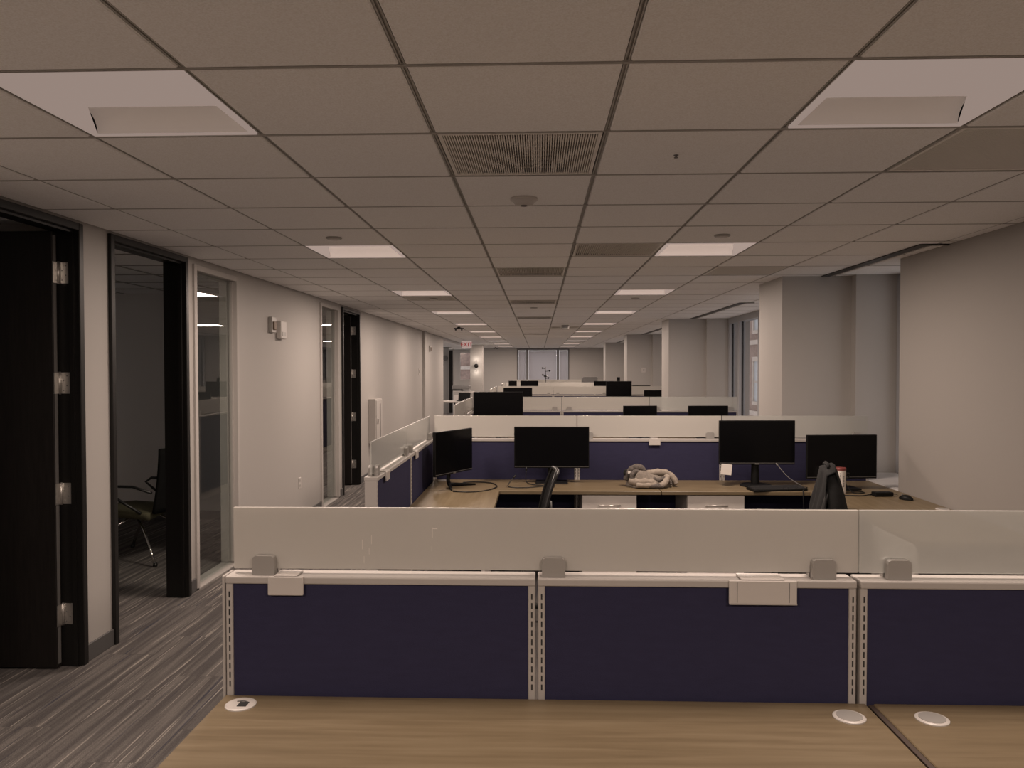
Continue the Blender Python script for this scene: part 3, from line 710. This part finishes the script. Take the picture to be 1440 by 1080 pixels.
monitor((-.40, 15.0, D0), math.radians(3), .56, .33, 1.295, 'black monitor on the aisle return of the fourth row desk', 'monitors', 'plate')
monitor((2.38, 14.75, D0), 0, .74, .36, 1.252, 'wide black monitor on the window-side return of the fourth row desk', 'monitors', 'plate')
m4 = monitor((1.71, 16.45, D0), 0, .545, .34, 1.395, 'black monitor with small webcam on top at the fourth row', 'monitors', 'plate')
wc = thing('webcam', 'small black webcam on top of the fourth row monitor', 'webcam', (1.70, 16.45, 1.396), 0)
B(-.035, .035, -.02, .02, 0, .085, bev=.008).build('body', M['bezel'], wc); MB().lathe([(.02, 0), (.02, .006)], 12).xf(Matrix.Translation((0, -.02, .05)) @ Matrix.Rotation(PI/2, 4, 'X')).build('lens', M['screen'], wc)
monitor((1.74, 20.6, D0), 0, .52, .33, 1.325, 'black monitor at the fifth row beside the fourth row webcam', 'monitors', 'plate')
monitor((-.685, 20.6, D0), 0, .22, .30, 1.335, 'narrow black monitor at the fifth row aisle end', 'monitors', 'plate')
monitor((-.24, 20.6, D0), 0, .48, .30, 1.335, 'wide black monitor at the fifth row next to the narrow one', 'monitors', 'plate')

# ------------------------------------------------------------------ chairs
def task_chair(loc, rz, label, jacket=False):
    """faces local -y... seat in front of backrest"""
    t = thing('task_chair', label, 'chair', loc, rz, None)
    MB().grid(lambda u, v: ((u-.5)*.48*(1-.12*abs(2*v-1)**3), -.24+v*.46, .47+.02*math.sin(PI*u)-.03*max(0, .25-v)), 10, 10, .06).build('seat', M['chairfab'], t)
    def bk(u, v):
        a = (u-.5)*1.1
        w = .47*(1-.25*v*v)
        return ((u-.5)*w, .24+.05*math.cos(a*1.6)+.10*v*v-.03, .54+v*.46)
    MB().grid(bk, 12, 12, .012).build('backrest', M['chairfab'], t)
    fr = MB(); rim = [bk(0, v/8) for v in range(9)] + [bk(u/8, 1) for u in range(1, 9)] + [bk(1, 1-v/8) for v in range(1, 9)]
    fr.tube(rim, .014, 8); fr.build('back_frame', M['chairpl'], t)
    MB().tube([(0, .10, .42), (0, .26, .43), (0, .32, .55), (0, .31, .80)], [.03, .028, .024, .016], 8).build('spine', M['chairpl'], t)
    for s in (-1, 1):
        MB().tube([(s*.20, .06, .43), (s*.28, .06, .45), (s*.29, .04, .62), (s*.28, .02, .668)], .014, 8).build('arm', M['chairpl'], t)
        B(s*.28-.04, s*.28+.04, -.11, .13, .668, .693, bev=.01).build('arm_pad', M['chairpl'], t)
    MB().lathe([(.045, .10), (.045, .25), (.028, .25), (.028, .44)], 14).build('gas_lift', M['chairpl'], t)
    for k in range(5):
        a = k*2*PI/5+.3
        lg = MB().tube([(0, 0, .115), (.18*math.cos(a), .18*math.sin(a), .11), (.29*math.cos(a), .29*math.sin(a), .085)], [.03, .022, .016], 8).build('leg', M['chairpl'], t)
        cx, cy = .30*math.cos(a), .30*math.sin(a)
        MB().lathe([(.03, -.018), (.032, 0), (.03, .018)], 14).xf(Matrix.Translation((cx, cy, .039)) @ Matrix.Rotation(a, 4, 'Z') @ Matrix.Rotation(PI/2, 4, 'Y')).build('caster', M['cable'], lg)
    return t
task_chair((-.235, 5.08, 0), math.radians(-88), 'empty black task chair with curved mesh back at the corner desk')
ch2 = task_chair((1.56, 5.12, 0), math.radians(-104), 'black task chair with a dark jacket hung over its back')
# jacket over the back of the second chair
jk = thing('jacket', 'black jacket draped over the back of the task chair', 'jacket', (1.56, 5.12, 0), math.radians(-104))
def jfn(u, v):
    # v: 0 front hem -> .5 top edge -> 1 back hem ; u across
    a = (u-.5)*2
    top = 1.062-.030*a*a
    w = .205+.06*abs(v-.5)*2
    fold = (.016*math.sin(u*9+v*4+1.5*math.sin(u*5))+.010*math.sin(u*23-v*7))*abs(v-.5)*2+.004*math.sin(u*13+v*11)
    if v < .5:
        d = (.5-v)*2; y = .285-.02*(d**.5)-.035*d+fold; z = top-d*.36
    else:
        d = (v-.5)*2; y = .335+.035*(d**.5)+.10*d+.02*math.cos(a*2)+fold; z = top-d*.62-.03*math.sin(u*9)*d
    y += -.02*math.cos(a*1.5)+.02
    return (a*w, y, z)
MB().grid(jfn, 28, 30, .006).build('body', M['jacket'], jk)
for s in (-1, 1):
    MB().tube([(s*.15, .325, 1.00), (s*.20, .345, .90), (s*.225, .355, .76), (s*.235, .365, .60), (s*.235, .37, .46)], [.034, .048, .052, .050, .044], 12).build('sleeve', M['jacket'], jk)
MB().tube([(-.12, .31, 1.045), (-.06, .315, 1.058), (.06, .315, 1.058), (.12, .31, 1.045)], [.008, .012, .012, .008], 10).build('collar', M['jacket'], jk)
# conference chair in the dark office
def conf_chair(loc, rz):
    t = thing('conference_chair', 'black armchair with olive seat and curved chrome legs in the dark office', 'chair', loc, rz)
    MB().grid(lambda u, v: ((u-.5)*.48, -.24+v*.47, .46+.02*math.sin(PI*u)-.02*v), 8, 8, .06).build('seat', M['olive'], t)
    MB().grid(lambda u, v: ((u-.5)*(.46-.05*v), .24+.03*math.cos((u-.5)*2.4)+.10*v-.05*v*v, .44+v*.55), 10, 10, .03).build('backrest', M['chairfab'], t)
    for s in (-1, 1):
        MB().tube([(s*.26, .27, .62), (s*.27, .10, .67), (s*.27, -.10, .67), (s*.27, -.16, .63), (s*.26, -.06, .56), (s*.25, .16, .44)], .012, 8).build('arm', M['chairpl'], t)
        MB().tube([(s*.10, .0, .40), (s*.20, .14, .30), (s*.27, .26, .14), (s*.30, .32, .03)], .013, 8).build('leg', M['chrome'], t)
        MB().tube([(s*.10, .0, .40), (s*.20, -.14, .30), (s*.27, -.26, .14), (s*.30, -.32, .03)], .013, 8).build('leg', M['chrome'], t)
        for q in (-1, 1): MB().lathe([(.018, .007), (.02, .02), (.012, .04)], 12, (s*.30, q*.325, 0)).build('glide', M['cable'], t)
    B(-.14, .14, -.10, .10, .385, .425, bev=.012).build('under_frame', M['chairpl'], t)
    return t
conf_chair((-3.52, 6.72, 0), math.radians(-98))
dk = thing('office_desk', 'black desk panel behind the olive chair in the dark office', 'desk', (-4.45, 6.4, 0), 0)
B(-.5, .32, -.6, .6, .72, .75, bev=.003).build('desk_top', M['black'], dk); B(.28, .31, -.55, .55, .01, .72).build('side_panel', M['black'], dk); B(-.48, -.45, -.55, .55, .01, .72).build('side_panel', M['black'], dk)
om = monitor((-4.35, 6.35, .7505), math.radians(60), .5, .32, 1.13, 'black monitor on the desk in the dark office', 'monitors', 'plate')

# ------------------------------------------------------------------ desk-top things
# crumpled hoodie
hd = thing('hoodie', 'crumpled beige and grey hoodie lying on the desk', 'hoodie', (.885, 6.16, D0), 0)
def wob(p, s=1.0):
    x, y, z = p
    return .012*s*(math.sin(23*x+7*y)+math.sin(31*z+17*x+2)+math.sin(29*y-19*z))
def heap(u, v):
    a = 2*PI*u; r = math.sin(PI*v*.5)
    k = 1+.10*math.sin(3*a+1)+.06*math.sin(5*a)
    x, y = .185*k*r*math.cos(a), .115*k*r*math.sin(a)
    h = .070+.085*math.exp(-((x+.095)/.075)**2)+.020*math.exp(-((x-.09)/.06)**2)
    ridge = abs(math.sin(17*x+9*y+2*math.sin(14*y)))*.022+abs(math.sin(26*y-11*x))*.014-.016
    e = max(0.0, 1-r**3.2)**.55
    return (x, y, .002+(h+ridge)*e)
MB().grid(heap, 44, 16).build('body', M['hoodm'], hd)
def roll(pts, rs, m, nm, n=12):
    P_ = [Vector(p) for p in pts]; out = []; R_ = []
    for i in range(len(P_)-1):
        for k in range(5):
            q = k/5; a = P_[max(i-1, 0)]; b = P_[i]; c = P_[i+1]; d = P_[min(i+2, len(P_)-1)]
            out.append(.5*((2*b)+(-a+c)*q+(2*a-5*b+4*c-d)*q*q+(-a+3*b-3*c+d)*q**3)); R_.append((rs[i]*(1-q)+rs[i+1]*q)*(1+.10*math.sin(7*q+i*2.1)))
    out.append(P_[-1]); R_.append(rs[-1])
    return MB().tube(out, R_, n).build(nm, M[m], hd)
roll([(-.05, -.02, .10), (.06, -.03, .115), (.14, -.01, .10), (.19, -.02, .06), (.205, -.04, .022)], [.024, .028, .028, .026, .016], 'hood', 'sleeve')
roll([(-.16, -.06, .05), (-.12, -.09, .045), (-.03, -.11, .05), (.02, -.12, .035), (-.03, -.135, .026), (-.12, -.125, .026)], [.026, .030, .028, .025, .020, .019], 'hood', 'fold')
roll([(.13, -.05, .085), (.115, -.09, .055), (.09, -.125, .032), (.06, -.14, .024)], [.024, .026, .024, .018], 'hood', 'cuff_sleeve')
roll([(-.03, -.135, .019), (.04, -.145, .022), (.09, -.14, .019)], [.014, .018, .014], 'hoodg', 'lining')
roll([(.02, -.07, .075), (.06, -.085, .060), (.11, -.075, .078), (.15, -.06, .05), (.16, -.07, .022)], [.012, .016, .013, .014, .010], 'hoodg', 'hem')
roll([(-.185, .0, .05), (-.17, -.01, .10), (-.13, -.02, .142), (-.08, -.03, .150), (-.04, -.04, .125)], [.022, .028, .030, .028, .018], 'hoodg', 'hood')
roll([(-.15, -.07, .055), (-.145, -.065, .10), (-.11, -.06, .125), (-.06, -.07, .10)], [.016, .020, .018, .012], 'hoodg', 'hood_rim')
MB().lathe([(.012, 0), (.03, .012), (.034, .03), (.026, .052), (.008, .06)], 14, (-.175, .0, .075)).build('hood_lining', M['jacket'], hd)
B(-.176, -.152, -.042, -.036, .105, .123).build('tag', M['paper'], hd)
# keyboard
kb = thing('keyboard', 'black computer keyboard lying askew in front of the tall monitor', 'keyboard', (1.835, 5.985, D0), math.radians(10))
MB().prism([(-.070, 0), (.070, 0), (.070, .022), (-.070, .012)], -.215, .215, 'x').build('case', M['bezel'], kb)
ks = MB()
for r_ in range(6):
    yy = -.058+r_*.0215; n = 22 if r_ else 18; z = .0135+(yy+.07)/.14*.010
    if r_ == 0:
        for xa, xb in ((-.205, -.14), (-.135, -.03+.05), (.025, .06), (.065, .125), (.13, .205)): ks.box(xa, xb, yy-.008, yy+.008, z-.004, z+.007)
        continue
    for k in range(n):
        xx = -.207+.0188*(k+.5)
        if k in (15, 19): xx += .003
        ks.box(xx-.0078, xx+.0078, yy-.008, yy+.008, z-.004, z+.007)
ks.build('keys', M['keys'], kb, 'stuff')
# canister
cn = thing('canister', 'white canister with dull red lid and dark lettering beside the jacket', 'canister', (2.268, 5.86, D0), 0)
MB().lathe([(.038, 0), (.040, .003), (.040, .172), (.038, .175)], 28).build('body', M['paper'], cn)
MB().lathe([(.0415, .172), (.0415, .188), (.038, .192)], 28).build('lid', M['red'], cn)
lt = MB()
for k in range(7):
    z = .05+k*.012; a = -1.35
    lt.box(.0399*math.cos(a)-.006, .0399*math.cos(a)+.006, .0399*math.sin(a)-.0006, .0399*math.sin(a)+.004, z, z+.007)
for k in range(5):
    a = -1.9; z = .10+k*.012
    lt.box(.0402*math.cos(a)-.003, .0402*math.cos(a)+.003, .0399*math.sin(a)-.0002, .0399*math.sin(a)+.004, z, z+.006)
lt.build('lettering', M['greyp'], cn)
# white card on post
cd = thing('note_card', 'square white card stuck tilted to the lower corner of the tall monitor', 'card', (1.492, 6.158, .872), 0)
B(-.042, .042, -.004, .004, -.042, .042, bev=.001).xf(Matrix.Rotation(math.radians(6), 4, 'Y')).build('card', M['paper'], cd)
B(-.012, .012, .004, .0075, .025, .040).build('tape', M['plastic'], cd)
# cables
def cable(pts, r, label, group='cables on the corner desks', name='cable', m='cable'):
    P_ = [Vector(p) for p in pts]; out = []
    for i in range(len(P_)-1):
        for k in range(6):
            q = k/6; a = P_[max(i-1, 0)]; b = P_[i]; c = P_[i+1]; d = P_[min(i+2, len(P_)-1)]
            out.append(.5*((2*b)+(-a+c)*q+(2*a-5*b+4*c-d)*q*q+(-a+3*b-3*c+d)*q**3))
    out.append(P_[-1])
    t = thing(name, label, 'cable', P_[0], 0, group)
    MB().tube([p-P_[0] for p in out], r, 6).build('cord', M[m], t)
    MB().tube([Vector((0, 0, 0))+(out[0]-out[1]).normalized()*k for k in (0, .016, .032)], [.006, .007, .006], 8).build('plug', M[m], t)
    return t
zc = DZ+.006
cable([(-.62, 5.82, zc), (-.52, 5.80, zc), (-.40, 5.88, zc), (-.33, 6.06, zc), (-.38, 6.25, zc), (-.52, 6.32, zc), (-.62, 6.28, zc)], .0045, 'black cable looping on the desk in front of the sideways monitor')
cable([(-.20, 6.15, .80), (-.235, 6.12, .76), (-.23, 6.06, zc), (-.12, 6.02, zc), (.0, 6.08, zc), (.10, 6.16, zc), (.02, 6.25, zc)], .004, 'thin black cable hanging below the monitor behind the empty chair')
cable([(-.10, 6.28, .84), (-.10, 6.26, .76), (-.06, 6.20, zc), (.03, 6.14, zc), (.07, 6.10, zc)], .004, 'short black cable under the monitor behind the empty chair')
cable([(2.34, 5.98, .80), (2.37, 5.94, .86), (2.33, 5.90, .88), (2.32, 5.88, .80), (2.36, 5.84, zc), (2.44, 5.84, zc), (2.42, 5.92, zc), (2.30, 5.94, zc)], .004, 'tangled black cable rising beside the white canister')
cable([(2.45, 5.76, zc), (2.35, 5.70, zc), (2.22, 5.74, zc), (2.12, 5.80, zc)], .004, 'black cable lying between canister and mouse')
cable([(2.06, 5.99, .752), (2.01, 5.905, .748), (2.005, 5.890, .73), (2.005, 5.885, .67), (2.01, 5.885, .60)], .004, 'black keyboard cable hanging over the desk front edge')
cable([(1.90, 6.16, .90), (1.96, 6.10, .82), (2.05, 6.06, .76), (2.10, 6.12, zc)], .003, 'thin pale cable drooping behind the keyboard', m='greyp')
pb = thing('power_adapter', 'black power adapter lying on the desk next to the mouse', 'adapter', (2.52, 5.72, D0), .1)
B(-.07, .07, -.03, .03, 0, .032, bev=.006).build('body', M['bezel'], pb); MB().tube([(.07, 0, .016), (.10, .0, .014), (.13, .03, .008)], .004, 6).build('cord', M['cable'], pb)
ms = thing('computer_mouse', 'black computer mouse beside the power adapter', 'mouse', (2.62, 5.57, D0), .5)
MB().grid(lambda u, v: (.033*math.sin(PI*(v*.98+.01))**.6*(-math.cos(PI*u)), (v-.5)*.11, .001+.034*math.sin(PI*u)**.7*math.sin(PI*(v*.96+.02))**.5), 12, 12).build('shell', M['bezel'], ms)
MB().lathe([(.006, -.003), (.006, .003)], 12).xf(Matrix.Translation((0, .03, .030)) @ Matrix.Rotation(PI/2, 4, 'Y')).build('scroll_wheel', M['greyp'], ms)
ep = thing('earbud_case', 'small silver clip lying behind the empty task chair', 'clip', (.10, 5.98, D0), .3)
for s in (-1, 1): MB().tube([(s*.018, 0, .012), (s*.018, .0, .03), (s*.03, .01, .03), (s*.03, .02, .01)], .005, 8).build('clip_loop', M['steel'], ep)

# ------------------------------------------------------------------ things on the left wall
al = thing('alarm_strobe', 'fire alarm strobe with brownish edge on the wall beside the white sensor box', 'alarm', (XL, 7.36, 2.10), 0, 'alarm strobes')
B(0, .035, -.06, .06, -.075, .075, bev=.004).build('housing', M['clamp'], al); B(.035, .05, -.035, .035, -.05, .03, bev=.006).build('strobe_lens', M['edge'], al)
sb = thing('sensor_box', 'white box mounted on the wall next to the alarm strobe', 'wall box', (XL, 7.60, 2.06), 0)
B(0, .05, -.085, .085, -.09, .09, bev=.008).build('housing', M['plastic'], sb); B(.05, .053, -.05, .05, -.06, -.02).build('vent_strip', M['clamp'], sb)
al2 = copy_tree(al); al2.location = (XL, 18.2, 2.14); al2['label'] = 'fire alarm strobe near the far end of the long wall'
sk = thing('wall_outlet', 'white power outlet low on the pale wall', 'outlet', (XL, 8.22, .44), 0)
B(0, .006, -.04, .04, -.06, .06, bev=.002).build('plate', M['plastic'], sk)
for s in (-1, 1): B(.006, .0085, -.017, .017, s*.027-.014, s*.027+.014, bev=.001).build('socket', M['clamp'], sk)
fx = thing('extinguisher_cabinet', 'white fire extinguisher cabinet with dark vertical slot on the wall', 'cabinet', (XL, 11.85, .87), 0)
B(0, .11, -.24, .24, -.34, .34, bev=.006).build('box', M['white'], fx); B(.11, .122, -.215, .215, -.315, .315, bev=.003).build('cabinet_door', M['white'], fx)
B(.122, .1235, .02, .075, -.26, .26).build('slot_window', M['dark'], fx); B(.122, .14, -.17, -.15, -.04, .04, bev=.003).build('pull', M['steel'], fx)
sw = thing('wall_switch', 'small white wall switch beside the wall pilaster', 'switch', (XL, 16.6, 1.60), 0)
B(0, .008, -.06, .06, -.07, .07, bev=.002).build('plate', M['plastic'], sw); B(.008, .013, -.02, .02, -.03, .03, bev=.001).build('rocker', M['clamp'], sw)
cs = thing('column_switch', 'small white switch plate on the second column', 'switch', (2.62, 13.17-.0005, 1.84), 0)
cs.location = (2.62, 19.2995, 1.62); cs['label'] = 'small white thermostat plate on the third column'
B(-.05, .05, -.012, 0, -.06, .06, bev=.003).build('plate', M['plastic'], cs); B(-.02, .02, -.016, -.012, -.02, .02).build('dial', M['clamp'], cs)

# ------------------------------------------------------------------ ceiling fittings
def fitting(name, label, cat, x, y, prof, m='plastic', group=None, drop=0.0):
    t = thing(name, label, cat, (x, y, CEIL-.0045-drop), 0, group)
    MB().lathe([(r, -z) for r, z in prof], 24).build('body', M[m], t); return t
sd = fitting('smoke_detector', 'round white smoke detector on the ceiling past the large grille', 'smoke detector', -.069, 3.77, [(.066, 0), (.066, .010), (.058, .014), (.045, .030), (.030, .034)])
MB().lathe([(.016, -.038), (.016, -.034)], 14).build('sensor_cap', M['greyp'], sd)
sp_ = fitting('ceiling_sprinkler', 'small dark sprinkler head next to the large grille', 'sprinkler', .535, 3.03, [(.010, 0), (.009, .002), (.004, .004), (.004, .008)], 'greyp')
MB().lathe([(.008, -.011), (.008, -.008)], 12).build('deflector', M['greyp'], sp_)
for x, y, l in ((-1.29, 4.85, 'flat round sprinkler cover in front of the second aisle-side ceiling light'), (1.145, 4.86, 'flat round sprinkler cover in front of the second window-side ceiling light'), (-1.25, 9.2, 'flat round sprinkler cover past the third aisle-side ceiling light'), (1.15, 9.2, 'flat round sprinkler cover past the third window-side ceiling light'), (-.06, 10.6, 'flat round sprinkler cover in the centre of the ceiling past the second grille')):
    t = fitting('sprinkler_cover', l, 'sprinkler', x, y, [(.050, 0), (.050, .006), (.044, .010)], 'clamp', 'flat sprinkler covers in the ceiling')
    MB().lathe([(.034, -.013), (.036, -.010)], 20).build('disc', M['plastic'], t)
ap = thing('access_point', 'small pale box hanging below the ceiling centre', 'wireless box', (.52, 15.0, CEIL-.005), 0)
B(-.075, .075, -.075, .075, -.075, -.0, bev=.012).build('housing', M['clamp'], ap); B(-.05, .05, -.078, -.074, -.055, -.02).build('face', M['greyp'], ap)
for x, y, l in ((-1.60, 15.5, 'black spotlight bar under the ceiling before the exit sign'), (-1.72, 31.0, 'black spotlight bar under the ceiling at the end wall')):
    sl = thing('spotlight_bar', l, 'spotlight', (x, y, CEIL-.005), 0, 'black spotlight bars')
    B(-.10, .10, -.03, .03, -.045, -.02, bev=.005).build('bar', M['black'], sl); B(-.03, .03, -.03, .03, -.02, 0).build('mount', M['black'], sl)
    for s in (-1, 1): MB().tube([(s*.06, 0, -.04), (s*.06, -.03, -.065)], .016, 10).build('lamp_head', M['black'], sl)
ex = thing('exit_sign', 'white exit sign with red letters hanging from the ceiling', 'exit sign', (-2.18, 23.4, CEIL-.005), 0)
B(-.155, .155, -.02, .02, -.235, -.01, bev=.006).build('box', emit('exit_face', (.40, .30, .265)), ex); B(-.05, .05, -.03, .03, -.01, 0).build('canopy', M['plastic'], ex)
cu = bpy.data.curves.new('exit_text', 'FONT'); cu.body = 'EXIT'; cu.size = .16; cu.align_x = 'CENTER'; cu.align_y = 'CENTER'; cu.extrude = .002; cu.offset = .003; cu.space_character = 1.12
tmp = bpy.data.objects.new('exit_text', cu); C.objects.link(tmp); bpy.context.view_layer.update()
me = bpy.data.meshes.new_from_object(tmp.evaluated_get(bpy.context.evaluated_depsgraph_get())); bpy.data.objects.remove(tmp)
me.materials.clear(); me.materials.append(emit('exit_letters', (.24, .006, .008)))
lt = link('letters', me, ex); lt.location = (0, -.0225, -.122); lt.rotation_euler = (PI/2, 0, 0)

# ------------------------------------------------------------------ far things
tb = thing('white_table', 'white table with black leg in the far alcove', 'table', (-2.45, 21.9, 0), 0)
B(-.55, .42, -.4, .4, .70, .737, bev=.004).build('table_top', M['white'], tb)
for x, y in ((-.45, -.3), (.10, -.3), (-.45, .3), (.10, .3)): MB().tube([(x, y, .007), (x, y, .70)], .02, 8).build('leg', M['black'], tb)
lp = thing('laptop', 'open black laptop on the white table', 'laptop', (-2.13, 21.8, .738), math.radians(-6))
B(-.17, .17, -.12, .12, 0, .018, bev=.003).build('base', M['bezel'], lp)
B(-.17, .17, 0, .012, 0, .23, bev=.003).xf(Matrix.Translation((0, .11, .018)) @ Matrix.Rotation(-.25, 4, 'X')).build('lid', M['bezel'], lp)
cp = thing('copier', 'large grey office copier standing past the white table', 'copier', (-2.50, 25.4, 0), 0)
B(-.30, .26, -.3, .3, .01, .92, bev=.015).build('cabinet', M['clamp'], cp); B(-.32, .24, -.32, .3, .98, 1.10, bev=.02).build('scanner_lid', M['greyp'], cp)
B(-.30, -.02, -.28, .28, .92, .98).build('neck', M['greyp'], cp); B(.24, .40, -.2, .2, .86, .90, bev=.006).xf(Matrix.Identity(4)).build('output_tray', M['plastic'], cp)
for z in (.18, .40, .62): B(-.27, .23, -.308, -.299, z, z+.17, bev=.003).build('paper_drawer', M['plastic'], cp)
# objects on the far partitions
st = thing('desk_lamp', 'thin black multi-arm lamp standing on the far row', 'lamp', (.24, 25.9, D0), 0)
MB().lathe([(.11, 0), (.11, .02), (.03, .03)], 18).build('base', M['black'], st); MB().tube([(0, 0, .03), (0, 0, .98)], .012, 8).build('pole', M['black'], st)
for x, z, q in ((-.10, .93, 0), (.14, .84, 0), (-.09, .70, 0), (.10, .60, 0)):
    ar = MB().tube([(0, 0, z-.02), (x, 0, z)], .009, 6).build('arm', M['black'], st); MB().lathe([(.012, -.03), (.03, 0), (.024, .03)], 12, (x, 0, z)).build('lamp_head', M['black'], ar)
MB().lathe([(.03, -.03), (.07, 0), (.03, .03)], 14, (0, 0, .66)).build('joint', M['black'], st)
def printer(loc, w, h, label, m='greyp'):
    t = thing('desk_printer', label, 'printer', loc, 0, 'printers on the far desks')
    B(-w/2, w/2, -.2, .2, 0, h, bev=.01).build('body', M[m], t); B(-w/2+.02, w/2-.02, -.2, .16, h, h+.02, bev=.006).build('lid', M['bezel'], t); B(-w/2+.05, w/2-.05, -.26, -.2, .02, .035).build('tray', M['bezel'], t)
printer((2.45, 18.6, .743), .46, .50, 'dark printer on the window ledge past the fourth row')
tbp = thing('printer_stand', 'small stand carrying the dark printer past the fourth row', 'stand', (2.45, 18.6, 0), 0)
B(-.25, .25, -.21, .21, .70, .742, bev=.004).build('stand_top', M['plastic'], tbp)
for x in (-.22, .22):
    for y in (-.18, .18): MB().tube([(x, y, .005), (x, y, .70)], .015, 8).build('leg', M['white'], tbp)
printer((1.72, 26.0, D0), .52, .60, 'grey printer on the desk of the sixth row')
